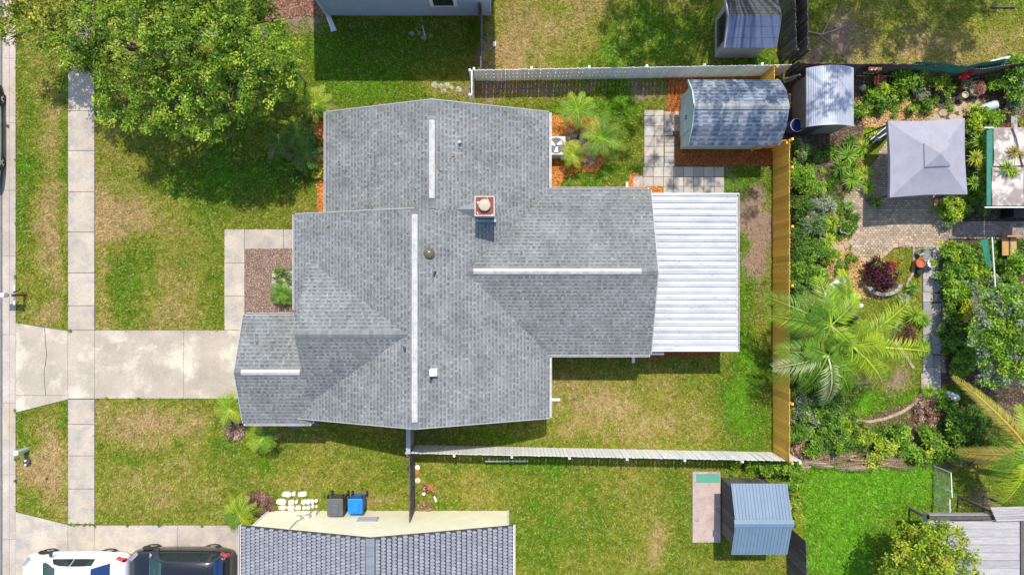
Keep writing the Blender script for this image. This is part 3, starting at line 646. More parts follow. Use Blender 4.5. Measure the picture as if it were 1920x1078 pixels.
# ------------------------------------------------------------------ YELLOW HOUSE
yh = empty('house', (0, 0, 0), 'pale yellow stucco house with grey blue barrel textured roof', 'house')
yW = Plane('y', -5.45, -1, 5.5, 3.78, .25, -18, -9.62); yE = Plane('y', -5.45, 1, 5.5, 3.78, .25, -18, -9.62)
for pl in (yW, yE): deck(pl, yh, m='darkgrey', th=.1)
for pl in (yW, yE):
    b = MB(); n = 27; cw = pl.run/n
    for i in range(n):
        if i == 0: continue
        v = -9.62; j = 0
        while v > -13.9:
            L = .135; a = v-L; vo = (i % 2)*.067
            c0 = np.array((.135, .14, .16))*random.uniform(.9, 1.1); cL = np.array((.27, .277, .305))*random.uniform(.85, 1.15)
            u0, u1 = i*cw, (i+1)*cw+.006; k = []
            nn = 5
            for q in range(nn+1):
                t = q/nn; vv = v-L*t; arch = math.sin(math.pi*t)
                k.append((vv, arch))
            for (va, ha), (vb_, hb) in zip(k, k[1:]):
                hh = (ha+hb)/2; b.cur = tuple(c0+(cL-c0)*(.2+.8*hh))  # highlight painted in: paler towards the crown of each bump
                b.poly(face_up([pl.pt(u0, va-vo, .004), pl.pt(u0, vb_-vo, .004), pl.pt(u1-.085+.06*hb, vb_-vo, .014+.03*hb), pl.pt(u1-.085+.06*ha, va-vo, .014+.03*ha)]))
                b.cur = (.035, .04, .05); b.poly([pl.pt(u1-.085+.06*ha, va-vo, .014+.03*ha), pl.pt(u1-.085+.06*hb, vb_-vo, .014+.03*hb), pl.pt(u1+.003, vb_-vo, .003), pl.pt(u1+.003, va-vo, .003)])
            v = a
    b.build('tile_courses', M['tile'], yh, kind='stuff')
b = MB(); v = -9.62
while v > -14:
    b.cur = tuple(np.array((.22, .24, .27))*random.uniform(.88, 1.08))
    for s in (1, -1): b.poly(face_up([(-5.45, v, 3.835), (-5.45, v-.345, 3.825), (-5.45+s*.17, v-.345, 3.775), (-5.45+s*.17, v, 3.785)]))
    v -= .35
b.build('ridge_cap', M['tile'], yh)
w = MB(); w.box(-10.66, -.17, -17.6, -9.8, 0, 2.3)
pr = [(-10.66, 2.25), (-.17, 2.25), (-.17, 2.32), (-5.45, 3.64), (-10.66, 2.32)]
w.hexa([(x, -9.801, z) for x, z in pr], [(x, -9.95, z) for x, z in pr]); w.build('wall', M['yellow'], yh)
for x in (-10.68, -.19): MB().box(x-.03, x+.06, -9.86, -9.77, 0, 2.33).build('corner_board', M['white'], yh)
f = MB().box(-6.52, -5.66, -9.8, -9.775, .86, 1.42).build('window', M['greywood'], yh)
for k in range(5): MB().box(-6.47, -5.71, -9.775, -9.76, .90+k*.105, .96+k*.105).build('louvre', M['greytrim'], f)
gutter(yh, (.09, -14), (.09, -9.6), 2.45, w=.1); gutter(yh, (-10.99, -14), (-10.99, -9.6), 2.45, w=.1)
mt = empty('meter_box', (0, 0, 0)); mt.parent = yh
MB().box(-8.85, -8.6, -9.8, -9.68, .75, 1.05).build('meter_case', M['sagemetal'], mt, bevel=.02)
MB().box(-9.18, -8.98, -9.8, -9.70, .85, 1.05).build('disconnect_box', M['sagemetal'], mt)
MB().lathe([(.08, 0), (.08, .06)], 16, (-8.5, -9.72, .62)).build('meter_dial', M['acpaint'], mt)
MB().tube([(-8.75, -9.74, .1), (-8.75, -9.74, .75)], .02).tube([(-8.45, -9.74, .05), (-8.45, -9.74, .7)], .02).tube([(-8.8, -9.74, 1.05), (-9.0, -9.74, 1.5), (-9.0, -9.74, 2.4)], .018).tube([(-9.0,-9.74,.95),(-8.7,-9.74,.85)],.02).build('conduit', M['greytrim'], mt)

# ------------------------------------------------------------------ BLUE GREY HOUSE (top)
bh = empty('house', (0, 0, 0), 'blue grey two storey house wall with small white window at the top', 'house')
MB().box(-8.09, -.92, 11.93, 20, 0, 4.9).build('wall', M['blue'], bh)
bW = Plane('x', 15.9, -1, 4.4, 6.7, .43, -8.5, -.55); deck(bW, bh, m='darkgrey'); bE = Plane('x', 15.9, 1, 4.4, 6.7, .43, -8.5, -.55); deck(bE, bh, m='darkgrey')
f = MB().box(P(807,8,1.15)[0], P(858,8,1.15)[0], 11.88, 11.93, 1.09, 2.2).build('window', M['white'], bh)
MB().box(P(814,8,1.15)[0], P(851,8,1.15)[0], 11.865, 11.88, 1.2, 2.1).build('pane', M['glass'], f)
MB().box(-8.13, -8.03, 11.85, 11.93, .1, 4.7).build('downspout', M['sagemetal'], bh)
MB().hexa([(*P(612,32), .03), (*P(620,30), .03), (*P(632,58), .02), (*P(622,61), .02)][::-1], [(*P(612,32), .12), (*P(620,30), .12), (*P(632,58), .07), (*P(622,61), .07)][::-1]).build('splash_block', M['acpaint'], bh)
MB().tube([(*P(888+24,22), .9), (*P(888+24,26), .9)], .04).build('hose_bib', M['darkgrey'], bh)

# ------------------------------------------------------------------ FENCES
def fence(name, a, b, h, label, m, bw=.15, sp=.165, post=2.4, posts_side=1, railside=1, dog=True, top_jit=.0, rails=True, y_of=None, cat='fence', lean=0):
    "boards run from a to b; posts and rails on one side"
    a = Vector(a); b = Vector(b); L = (b-a).length; d = (b-a)/L; q = Vector((-d.y, d.x))*posts_side
    root = empty(name, (a.x, a.y, 0), label, cat, rz=math.atan2(d.y, d.x))
    n = int(round(L/sp)); sp = L/n
    t = .019; bm = MB(); c = .03 if dog else .002
    pr = [(-bw/2, .02), (bw/2, .02), (bw/2, h-c), (bw/2-c, h), (-bw/2+c, h), (-bw/2, h-c)]
    bm.hexa([(x, -t/2, z) for x, z in pr], [(x, t/2, z) for x, z in pr][:]); me = bm.mesh('board', M[m])
    for i in range(n):
        o = D.objects.new('board', me); link(o, root); o.location = ((i+.5)*sp, random.uniform(-.004, .004), random.uniform(-top_jit, top_jit))
        o.rotation_euler = (random.uniform(-.006, .006)+lean, random.uniform(-.008, .008), 0)
    s = posts_side
    if rails:
        for z in (.3, h*.52, h-.25):
            MB().box(0, L, s*.035-.02, s*.035+.02, z-.045, z+.045).build('rail', M[m], root)
        k = 0
        while k <= L+.01:
            MB().box(k-.045, k+.045, s*.06, s*.15, 0, h+(.04 if m == 'cedar' else -.12)).build('post', M[m], root); k += min(post, L) if L-k > post*.5 or k >= L-.01 else L-k if L-k > .3 else 9
    return root
fence('white_fence', P(892, 152), P(1460, 142.5), 1.5, 'long pale white board fence along the north edge of the back yard', 'vinyl', post=2.42)
fence('white_fence', P(1476, 848), P(779, 834), 1.5, 'sunlit white board fence along the south edge of the back yard', 'vinyl', post=2.42)
fence('white_fence', P(889, 194), P(889, 150), 1.5, 'short white fence return between the main roof and north fence', 'vinyl')
fence('wood_fence', P(1449, 848), P(1449, 278), 1.83, 'tall orange stained fence between the back yard and the garden', 'cedar', bw=.138, sp=.14, posts_side=-1, post=2.44)
fence('wood_fence', P(1448, 278), P(1408, 278), 1.6, 'short orange fence piece at the south east corner of the mint shed', 'cedar', bw=.138, sp=.14)
fence('wood_fence', P(1426, 172), P(1426, 147), 1.6, 'short orange fence piece behind the mint shed at the white fence', 'cedar', bw=.138, sp=.14, posts_side=-1)
g = fence('gate', P(776, 834), P(776, 764), 1.6, 'narrow grey gate panel between the south gable and white fence', 'greywood', sp=.16, posts_side=1, cat='gate')
MB().box(0, 1.64, -.09, .09, 1.6, 1.64).build('top_board', M['greytrim'], g)
fence('wood_fence', P(778, 968), P(778, 838), 1.6, 'weathered brown fence running from the white fence to the yellow house', 'darkwood', posts_side=1, top_jit=.05, lean=.01)
fence('wood_fence', P(905, 148), P(905, 32), 1.5, 'dark weathered fence running from the blue grey house to the white fence', 'darkwood', posts_side=1, top_jit=.05)
fence('wood_fence', P(1462, 118), P(1457, -60), 1.8, 'dark leaning fence right of the navy roofed shed', 'darkwood', posts_side=-1, top_jit=.04)
fence('wood_fence', P(1482, 118), P(1480, -60), 1.8, 'second dark fence with pale top edge bordering the sparse yard', 'darkwood', posts_side=-1, top_jit=.02)
fence('wood_fence', P(1474, 141), P(1690, 143), 1.6, 'dark brown fence behind the corrugated arched shed', 'darkwood', post=2.0, top_jit=.04)
fence('wood_fence', P(1690, 143), P(1800, 150), 1.5, 'dark fence behind the flower garden with a green cloth top', 'darkwood', post=2.0, top_jit=.04)
fence('wood_fence', P(1800, 150), P(1925, 130), 1.5, 'dark fence end under vines at the upper right edge', 'darkwood', post=2.0, top_jit=.04)
fence('wood_fence', P(1479, 1100), P(1477, 985), 1.9, 'dark plank fence below the blue roofed shed', 'darkwood', posts_side=-1, bw=.14, sp=.145, top_jit=.02)
cl = MB(); 
pa = [P(1718,117,1.62), P(1760,119,1.62), P(1812,125,1.66), P(1840,118,1.7), P(1890,111,1.6)]
for (p, q) in zip(pa, pa[1:]):
    cl.poly([(p[0], p[1], 1.66), (q[0], q[1], 1.66), (q[0], q[1]-.13, 1.15), (p[0], p[1]-.13, 1.15)]); cl.poly([(p[0], p[1], 1.66), (q[0], q[1], 1.66), (q[0], q[1]+.03, 1.3), (p[0], p[1]+.03, 1.3)])
tag(cl.build('shade_cloth', M['greentarp']), 'dark green cloth draped over the fence at the upper right', 'shade cloth')
rc = MB().box(P(1625,0,1.3)[0], P(1650,0,1.3)[0], P(0,134,1.3)[1], P(0,128,1.3)[1], .9, 1.45).build('banner', M['rust']); tag(rc, 'dull red cloth hanging on the dark brown fence', 'cloth')

# ------------------------------------------------------------------ SHEDS
def simple_roof(parent, prof, x0, x1, axis, m, th=.05, name='roof', overlap=0):
    "prof: list of (across, z) from one eave to the other; extruded along the other axis"
    b = MB(); f = (lambda u, v, z: (v, u, z)) if axis == 'x' else (lambda u, v, z: (u, v, z))
    for (u, z), (u2, z2) in zip(prof, prof[1:]):
        q = face_up([f(u, x0, z), f(u2, x0, z2), f(u2, x1, z2), f(u, x1, z)]); b.hexa([(a, c, d-th) for a, c, d in q], q)
    return b.build(name, M[m], parent)
# mint gambrel shed
ms = empty('shed', (0, 0, 0), 'mint green gambrel shed with dappled grey shingle roof', 'shed')
yc, zr = 7.17, 2.95; hw = 1.34
sl_ = [(Plane('x', yc, 1, .72, zr, .42, 7.2, 11.0), Plane('x', yc, -1, .72, zr, .42, 7.2, 11.0))]
zb = zr-.72*.42
lo_ = (Plane('x', yc+.72, 1, hw-.72, zb, 1.05, 7.2, 11.0), Plane('x', yc-.72, -1, hw-.72, zb, 1.05, 7.2, 11.0))
for pl in (*sl_[0], *lo_):
    shingles('shingle_courses', pl, [], ms, tone=1.0, wmin=.2, wmax=.36, lights=[(.23,.26,.30),(.26,.29,.33),(.20,.235,.28)], darks=[(.11,.135,.18),(.14,.165,.21)]); deck(pl, ms, th=.05, m='mint')
ridge_cap(sl_[0][0], ms, 7.2, 11.0, w=.12, tone=1.5)
for pl in (*sl_[0], *lo_): rake(ms, pl, 7.2-.0, 'mint'); 
w = MB(); w.box(7.38, 10.85, 6.05, 8.3, .08, 1.98)
pr = [(6.05, 1.95), (8.3, 1.95), (8.3, 2.2), (yc+.72, zb-.08), (yc, zr-.07), (yc-.72, zb-.08), (6.05, 2.2)]
for xx in (7.375, 10.75): w.hexa([(xx, y, z) for y, z in pr][::-1], [(xx+.1, y, z) for y, z in pr][::-1])
w.build('wall', M['mint'], ms)
for i in range(2):
    dd = MB().box(7.345, 7.375, 6.55+i*.63, 7.16+i*.63, .1, 1.95).build('door', M['mint'], ms)
    MB().box(7.325, 7.345, 6.60+i*.63, 7.11+i*.63, 1.0, 1.06).build('door_brace', M['white'], dd)
    MB().box(7.31, 7.344, (7.10 if i == 0 else 7.22)-.02, (7.10 if i == 0 else 7.22)+.02, 1.15, 1.3).build('handle', M['black'], dd)
MB().box(7.35, 7.40, 7.0, 7.34, 2.25, 2.5).build('gable_vent', M['white'], ms)
# navy shed
ns = empty('shed', (0, 0, 0), 'dark shed with navy roof panels and louvred gable at the top edge', 'shed')
nS = Plane('x', 10.92, -1, 1.1, 2.55, .5, 8.74, 10.86); nN = Plane('x', 10.92, 1, 1.1, 2.55, .5, 8.74, 10.86)
M['navyroof'] = mat('navy_roof_panel', (.10, .125, .21), rough=.5, var=.15, scale=3, fine=.08, objvar=.1)
for k in range(3):
    b = MB(); u0, u1 = k*.37, min((k+1)*.37, 1.1)+.01
    b.poly(face_up([nS.pt(u0, 8.74, .004), nS.pt(u0, 10.86, .004), nS.pt(u1, 10.86, .016), nS.pt(u1, 8.74, .016)])); b.poly([nS.pt(u1, 8.74, .016), nS.pt(u1, 10.86, .016), nS.pt(u1, 10.86, 0), nS.pt(u1, 8.74, 0)]); b.build('roof_panel', M['navyroof'], ns)
deck(nS, ns, th=.05, m='darkgrey'); deck(nN, ns, th=.05, m='darkgrey'); shingles('shingle_courses', nN, [], ns, tone=.35)
w = MB(); w.box(8.9, 10.65, 10.05, 11.8, .05, 2.0); pr = [(10.05, 1.95), (11.8, 1.95), (11.8, 2.06), (10.92, 2.48), (10.05, 2.06)]
w.hexa([(8.895, y, z) for y, z in pr][::-1], [(9.0, y, z) for y, z in pr][::-1]); w.build('wall', mat('grey_shed_siding', (.33, .32, .30), var=.15), ns)
lv = MB().box(8.86, 8.895, 10.35, 11.5, .5, 1.95).build('louvred_door', M['darkgrey'], ns)
for k in range(8): MB().box(8.84, 8.86, 10.42+k*.13, 10.50+k*.13, .9, 1.6).build('slat', M['black'], lv)
for pl in (nS, nN): rake(ns, pl, 8.74, 'greytrim', t=-.05)
# arched corrugated shed
cs = empty('shed', (0, 0, 0), 'arched corrugated silver shed beside the garden', 'shed')
nx = 27; xa, xb = 12.05, 14.02
for k in range(nx):
    t0, t1 = k/nx, (k+1)/nx
    def zz_(t): return 2.0+.42*math.sin(math.pi*min(max(t, 0), 1))**.8
    X0, X1 = xa+(xb-xa)*t0, xa+(xb-xa)*t1; X2 = X0+(X1-X0)*.45; b = MB()
    for (p, q, dz0, dz1) in ((X0, X0+.012, 0, .022), (X0+.012, X2-.012, .022, .022), (X2-.012, X2, .022, 0), (X2, X1, 0, 0)):
        za = zz_((p-xa)/(xb-xa)); zc = zz_((q-xa)/(xb-xa))
        b.poly(face_up([(p, 6.62, za+dz0), (q, 6.62, zc+dz1), (q, 8.98, zc+dz1), (p, 8.98, za+dz0)]))
    b.build('roof_sheet', M['corr'], cs)
b = MB(); pr = [(xa+.28, .02), (xb-.05, .02)]+[(xa+.03+(xb-xa-.08)*t, zz_(t)-.04) for t in [1, .85, .7, .5, .3, .18]]
for yy in (6.72, 8.85): b.hexa([(x, yy, z) for x, z in pr], [(x, yy+.05, z) for x, z in pr])
b.box(xa+.25, xa+.3, 6.78, 8.84, .02, 1.98); b.box(xb-.1, xb-.05, 6.78, 8.84, .02, 1.98); b.build('wall', mat('olive_sheet', (.20, .20, .17), var=.2), cs)
MB().box(12.4, 12.95, 6.68, 6.72, .05, 1.9).build('door', M['darkgrey'], cs)
b = MB()
for k in range(24):
    t0, t1 = k/24, (k+1)/24; p, q = xa+(xb-xa)*t0, xa+(xb-xa)*t1; b.hexa([(p, 6.57, zz_(t0)-.05), (q, 6.57, zz_(t1)-.05), (q, 6.63, zz_(t1)-.05), (p, 6.63, zz_(t0)-.05)], [(p, 6.57, zz_(t0)+.035), (q, 6.57, zz_(t1)+.035), (q, 6.63, zz_(t1)+.035), (p, 6.63, zz_(t0)+.035)])
b.build('roof_edge', M['corr'], cs)
# blue roofed shed
bs = empty('shed', (0, 0, 0), 'dark plank shed with light blue ribbed metal roof', 'shed')
for sgn, lab in ((1, 'n'), (-1, 's')):
    pl = Plane('x', -9.43, sgn, 1.45, 2.72, .38, 8.93, 11.22); n = 17; w_ = (pl.hi-pl.lo)/n
    for k in range(n):
        v0 = pl.lo+k*w_; b = MB(); pr = [(v0, 0), (v0+w_*.30, 0), (v0+w_*.38, .028), (v0+w_*.62, .028), (v0+w_*.70, 0), (v0+w_, 0)]
        for (va, za), (vb_, zb_) in zip(pr, pr[1:]): b.poly(face_up([pl.pt(0, va, za), pl.pt(0, vb_, zb_), pl.pt(pl.run, vb_, zb_), pl.pt(pl.run, va, za)]))
        b.build('roof_panel', M['blueroof'], bs)
    deck(pl, bs, th=.03, m='darkgrey')
b = MB()
for s in (1, -1): b.poly(face_up([(8.88, -9.43, 2.765), (11.27, -9.43, 2.765), (11.27, -9.43+s*.15, 2.715), (8.88, -9.43+s*.15, 2.715)]))
b.build('ridge_cap', M['blueroof'], bs)
wsh = MB().box(9.23, 11.0, -10.72, -8.38, 0, 2.1).build('wall', M['darkgrey'], bs)
k = 0; y = -10.73
while y < -8.36:
    MB().box(9.19, 9.228, y, min(y+.128, -8.345), .03, 2.2+.38*(1.05-abs(min(y+.064,-8.4)+9.43))*1.0 if True else 2.2).build('plank', M['darkwood'], bs); y += .135
x = 9.24
while x < 11.0:
    MB().box(x, min(x+.128, 11.03), -8.378, -8.34, .03, 2.12).build('plank', M['darkwood'], bs); x += .135
# grey plank roof lower right
gp = empty('pavilion', (0, 0, 0), 'grey weathered plank roof at the lower right corner behind the round tree', 'pavilion')
zt = 2.3; X0 = P(1763, 0, zt)[0]; X1 = P(1912, 0, zt)[0]; y = P(0, 977, zt)[1]
while y > -14.5:
    MB().box(X0, X1, y-.305, y, zt-.04, zt+random.uniform(-.006, .006)).build('plank', M['greywood'], gp); y -= .318
y = P(0, 977, zt)[1]
MB().box(X0-.42, X1+.1, y+.05, y+.2, zt-.2, zt-.02).build('beam', M['darkwood'], gp); MB().box(X0-.4, X1+.08, y+.22, y+.26, zt-.3, zt-.05).build('fascia', M['greywood'], gp)
MB().box(X1+.03, X1+.16, y-5, y, zt-.16, zt+.02).build('beam', M['darkwood'], gp)
for yy in (y-.2, y-4): MB().box(X1+.04, X1+.14, yy-.05, yy+.05, 0, zt-.17).build('post', M['darkwood'], gp); MB().box(X0+.04, X0+.14, yy-.05, yy+.05, 0, zt-.05).build('post', M['darkwood'], gp)
MB().hexa([(X0-.42, y-.35, zt-.5), (X0-.05, y-.55, zt-.5), (X0-.05, y+.0, zt-.5), (X0-.42, y+.2, zt-.5)], [(X0-.42, y-.35, zt-.1), (X0-.05, y-.55, zt-.1), (X0-.05, y+.0, zt-.1), (X0-.42, y+.2, zt-.1)]).build('end_panel', M['greywood'], gp)
lid = empty('slatted_cover', (0, 0, 0), 'small sloping grey slatted cover beside the grey plank roof', 'cover')
for k in range(6):
    a = P3(1858+2*k, 951+4.4*k, 2.5); c = P3(1925, 949+4.6*k, 2.45); b = MB()
    b.hexa([(a[0], a[1]-.085, a[2]-.03), (c[0], c[1]-.085, c[2]-.03), (c[0], c[1], c[2]-.03), (a[0], a[1], a[2]-.03)], [(a[0], a[1]-.085, a[2]), (c[0], c[1]-.085, c[2]), (c[0], c[1], c[2]), (a[0], a[1], a[2])]); b.build('slat', M['greywood'], lid)
b = MB(); 
for px in (1866, 1918): 
    a = P3(px, 962, 2.3); b.box(a[0]-.04, a[0]+.04, a[1]-.04, a[1]+.04, 0, 2.38)
b.build('leg', M['darkwood'], lid)
# torn canopy roof at right edge
tr = empty('lean_to', (0, 0, 0), 'stained beige sheet lean-to roof with dark green sides', 'lean-to')
zt = 2.2
for k, (xa_, xb_, ya_, yb_) in enumerate(((1862,1900,240,312),(1901,1975,240,311),(1860,1918,314,386),(1919,1975,314,386))):
    a = P(xa_, yb_, zt); c = P(xb_, ya_, zt); n = 6; b = MB(); 
    for i in range(n):
        for j in range(n):
            q = [(a[0]+(c[0]-a[0])*u/n, a[1]+(c[1]-a[1])*v/n) for u, v in ((i, j), (i+1, j), (i+1, j+1), (i, j+1))]
            b.poly([(x, y, zt+.10*vnoise(np.array([x*1.7]), np.array([y*1.7]))[0]-.05*abs(u_-.5)) for (x, y), u_ in zip(q, (i/n, (i+1)/n, (i+1)/n, i/n))])
    b.build('roof_sheet', M['dirtyroof'], tr)
MB().tube([P3(1846,389,2.25), P3(1990,389,2.25)], .03).build('pipe', M['white'], tr); MB().tube([P3(1845,240,2.2), P3(1862,240,2.2)], .03).build('pipe', M['white'], tr)
MB().hexa([(*P(1848,386,1.2), 1.2), (*P(1852,386,1.2), 1.2), (*P(1852,243,1.2), 1.2), (*P(1848,243,1.2), 1.2)], [(*P(1850,386,2.1), 2.1), (*P(1859,386,2.1), 2.18), (*P(1859,243,2.1), 2.18), (*P(1850,243,2.1), 2.1)]).build('side_curtain', M['greentarp'], tr)
MB().tube([P3(1898,240,2.3), P3(1906,262,2.3), P3(1912,290,2.32), P3(1918,314,2.3)], .025).build('rope', M['darkgrey'], tr)
for px, py in ((1864,245),(1864,384),(1960,384)): MB().box(P(px,py,2)[0]-.03, P(px,py,2)[0]+.03, P(px,py,2)[1]-.03, P(px,py,2)[1]+.03, 0, 2.15).build('post', M['darkgrey'], tr)
MB().box(P(1876,0)[0], 24, P(0,410)[1], P(0,392)[1], .02, .8).build('black_box', M['black'], tr)  # plain black box along the south edge of the roof
# gazebo
gz = empty('gazebo', (0, 0, 0), 'square lilac grey canopy gazebo over the paved patio', 'gazebo')
ze = 2.05; zp = 2.85
cs_ = [P3(1668.5,370.5,ze), P3(1814,364.5,ze), P3(1809,222,ze), P3(1665,227,ze)]; pk = Vector(P3(1762,289,zp))
b = MB(); n = 14
mid = [(Vector(cs_[i])+Vector(cs_[(i+1) % 4]))/2 for i in range(4)]; ctr = sum((Vector(c) for c in cs_), Vector())/4
def canopy(b, corners, peak, sag, n=14, r0=0.0, r1=1.0):
    for s in range(4):
        A, B = Vector(corners[s]), Vector(corners[(s+1) % 4])
        def pt(i, j):   # i: from peak to eave, j across
            t = r0+(r1-r0)*i/n; u = j/n; e = A.lerp(B, u); ed = ctr-e; ed.z = 0
            e = e+ed.normalized()*sag*math.sin(math.pi*u)
            p = peak.lerp(e, t); p.z -= sag*1.2*math.sin(math.pi*t)*1.0; return p
        for i in range(n):
            for j in range(n): b.poly(face_up([pt(i, j), pt(i+1, j), pt(i+1, j+1), pt(i, j+1)]))
canopy(b, cs_, pk, .05); b.build('canopy', M['canopy'], gz)
for i in range(4):
    a, c = Vector(cs_[i]), Vector(cs_[(i+1) % 4]); ba = MB(); N_ = 14; pr_ = None
    for j in range(N_+1):
        e = a.lerp(c, j/N_); ed = ctr-e; ed.z = 0; e = e+ed.normalized()*.05*math.sin(math.pi*j/N_)
        if pr_ is not None: ba.poly([pr_, e, e-Vector((0, 0, .18)), pr_-Vector((0, 0, .18))])
        pr_ = e
    ba.build('valance', M['canopy'], gz)
b = MB(); vc = [P3(1734,313.5,2.62), P3(1784,311,2.62), P3(1782,268,2.62), P3(1733,268.5,2.62)]
canopy(b, vc, Vector((pk.x, pk.y, 2.90)), .0, n=4); b.build('vent_flap', M['canopy'], gz)
b = MB()
for i in range(4): a = Vector(vc[i]); c = Vector(vc[(i+1) % 4]); b.poly([a, c, c-Vector((0, 0, .04)), a-Vector((0, 0, .04))])
b.build('vent_hem', M['greytrim'], gz)
for i in range(4):
    a = Vector(cs_[i]).lerp(ctr, .07); MB().tube([(a.x, a.y, 0), (a.x, a.y, ze-.02)], .035).build('leg', M['darkgrey'], gz)
    MB().tube([Vector(cs_[i]).lerp(ctr, .02)-Vector((0, 0, .06)), pk-Vector((0, 0, .12))], .015).build('rib', M['darkgrey'], gz)
tb = empty('patio_table', (0,0,0), 'dark folded furniture poking out at the west side of the canopy', 'furniture')
MB().tube([P3(1633,262,.9), P3(1665,236,1.0)], .025).tube([P3(1636,268,.9), P3(1668,246,1.0)], .025).tube([P3(1640,252,.5), P3(1650,262,.9)], .02).build('frame', M['acpaint'], tb)
MB().hexa([(*P(1634,258), .1), (*P(1662,236), .1), (*P(1668,250), .1), (*P(1642,270), .1)][::-1], [(*P(1634,258,.7), .75), (*P(1662,236,.7), .75), (*P(1668,250,.7), .75), (*P(1642,270,.7), .75)][::-1]).build('seat', M['black'], tb)
# small debris lying on roofs: twigs and leaves
def debris(label, planes, n, parent, cols=((.20,.13,.07),(.28,.20,.10),(.12,.10,.06))):
    V = []; C = []
    for _ in range(n):
        pl = random.choice(planes); u = pl.run*random.random(); v = random.uniform(pl.lo, pl.hi); q = pl.pt(u, v, .024)
        if any(o.z(q[0], q[1]) > q[2] for o in AL if o is not pl): continue
        a = random.uniform(0, 6.28); l = random.uniform(.02, .07); w = l*random.uniform(.2, .6); dx, dy = math.cos(a), math.sin(a)
        for sx, sy in ((-l, 0), (0, -w), (l, 0), (0, w)):
            x = q[0]+dx*sx-dy*sy; y = q[1]+dy*sx+dx*sy; z = pl.z(x, y); z = q[2] if z < 0 else z+.026; V.append((x, y, z))
        C += [random.choice(cols)]*4
    o = np_mesh('roof_debris', np.array(V), np.arange(len(V)).reshape(-1, 4), np.array(C), M['leaf0'], parent, kind='stuff')
M['leaf0'] = mat('dead_leaf', attr=True, rough=.9, var=0, spec=.1)
debris('', [nW, nE, mainW], 260, house); debris('', AL, 200, house)
# ------------------------------------------------------------------ PLANTS
def leaf_verts(C, size, asp=.5, tilt=.6, curl=.25):
    "C (n,3) leaf bases -> V (n*4,3): diamond leaves, slightly folded"
    n = len(C); th = RNG.uniform(0, 6.283, n); s = size*RNG.uniform(.6, 1.35, n)
    el = RNG.normal(.05, tilt, n); d = np.stack([np.cos(th)*np.cos(el), np.sin(th)*np.cos(el), np.sin(el)], 1)
    r = RNG.normal(0, tilt, n); q = np.stack([-np.sin(th), np.cos(th), np.zeros(n)], 1); up = np.cross(d, q)
    w = q*np.cos(r)[:, None]+up*np.sin(r)[:, None]; s = s[:, None]
    return np.stack([C, C+d*s*.5-w*s*asp*.5+up*s*curl*.3, C+d*s, C+d*s*.5+w*s*asp*.5+up*s*curl*.3], 1).reshape(-1, 3)
DM = 1.0      # leaves per clump
def lobes_leaves(lobes, leaf, cols, dens, cr=.32, flat=.75, jit=.16, asp=.5, tilt=.6, hollow=.55):
    Vs = []; Cs = []
    for (x, y, z, r) in lobes:
        nc = max(4, int(dens*r*r*4.2*(.32/cr)**.6))
        u = RNG.normal(0, 1, (nc, 3)); u[:, 2] = np.abs(u[:, 2])*.9-.25; u /= np.linalg.norm(u, axis=1)[:, None]
        rad = r*(hollow+(1-hollow)*RNG.random(nc)**.5)*(1+.35*(vnoise(u[:, 0]*3+x, u[:, 1]*3+y)-.5))
        cc = np.stack([x+u[:, 0]*rad, y+u[:, 1]*rad, z+u[:, 2]*rad*flat], 1)
        cc[:, 2] = np.maximum(cc[:, 2], .06)
        per = int(70*DM*(cr/.32)**2*(.10/leaf)**1.3)+6
        off = RNG.normal(0, 1, (nc, per, 3)); off /= np.linalg.norm(off, axis=2)[..., None]; off *= (cr*RNG.random((nc, per))**.45)[..., None]; off[..., 2] *= .6
        L = (cc[:, None]+off).reshape(-1, 3); L[:, 2] = np.maximum(L[:, 2], .03)
        ci = RNG.integers(0, len(cols), nc); base = np.array(cols)[ci]*RNG.uniform(1-jit*1.4, 1+jit*1.4, (nc, 1))
        base = np.repeat(base, per, 0)*np.clip(RNG.normal(1, jit, (nc*per, 1)), .4, 1.7)
        Vs.append(leaf_verts(L, leaf, asp, tilt)); Cs.append(np.repeat(base, 4, 0))
    return np.concatenate(Vs), np.concatenate(Cs)
OAK = [(.24,.37,.025),(.33,.45,.04),(.13,.24,.02),(.45,.54,.07),(.20,.34,.03),(.07,.14,.012)]
OAKY = [(.38,.43,.03),(.47,.48,.05),(.22,.28,.025),(.36,.35,.05),(.17,.24,.02)]
def tree(name, label, trunk, lobes_px, cols, leaf=.11, dens=11, cr=.34, limbs=True, group=None, h0=None, **kw):
    "lobes_px: (px, py, z, radius m)"
    tx, ty = trunk; root = empty(name, (tx, ty, 0), label, 'tree', group)
    lobes = [(*P(a, b, z), z, r) for a, b, z, r in lobes_px]
    V, C = lobes_leaves(lobes, leaf, cols, dens, cr, **kw); V = V-np.array([tx, ty, 0])
    np_mesh('crown', V, np.arange(len(V)).reshape(-1, 4), C, M['leaf'], root)
    b = MB(); zc = h0 or 1.6
    b.tube([(0, 0, 0), (.03, .02, zc*.5), (0, 0, zc)], [.2, .15, .13], 10); b.build('trunk', M['bark'], root)
    for (x, y, z, r) in lobes:
        m = Vector(((x-tx)*.5+random.uniform(-.2, .2), (y-ty)*.5+random.uniform(-.2, .2), zc+(z-zc)*.45))
        e = Vector((x-tx, y-ty, z)); lb = MB(); lb.tube([(0, 0, zc-.1), m, e], [.09, .055, .02], 6)
        for k in range(4):
            a = random.uniform(0, 6.28); rr = r*.7; lb.tube([m.lerp(e, .6), e+Vector((math.cos(a)*rr, math.sin(a)*rr, random.uniform(-.1, .25)*r))], [.03, .008], 4)
        lb.build('limb', M['bark'], root)
    return root
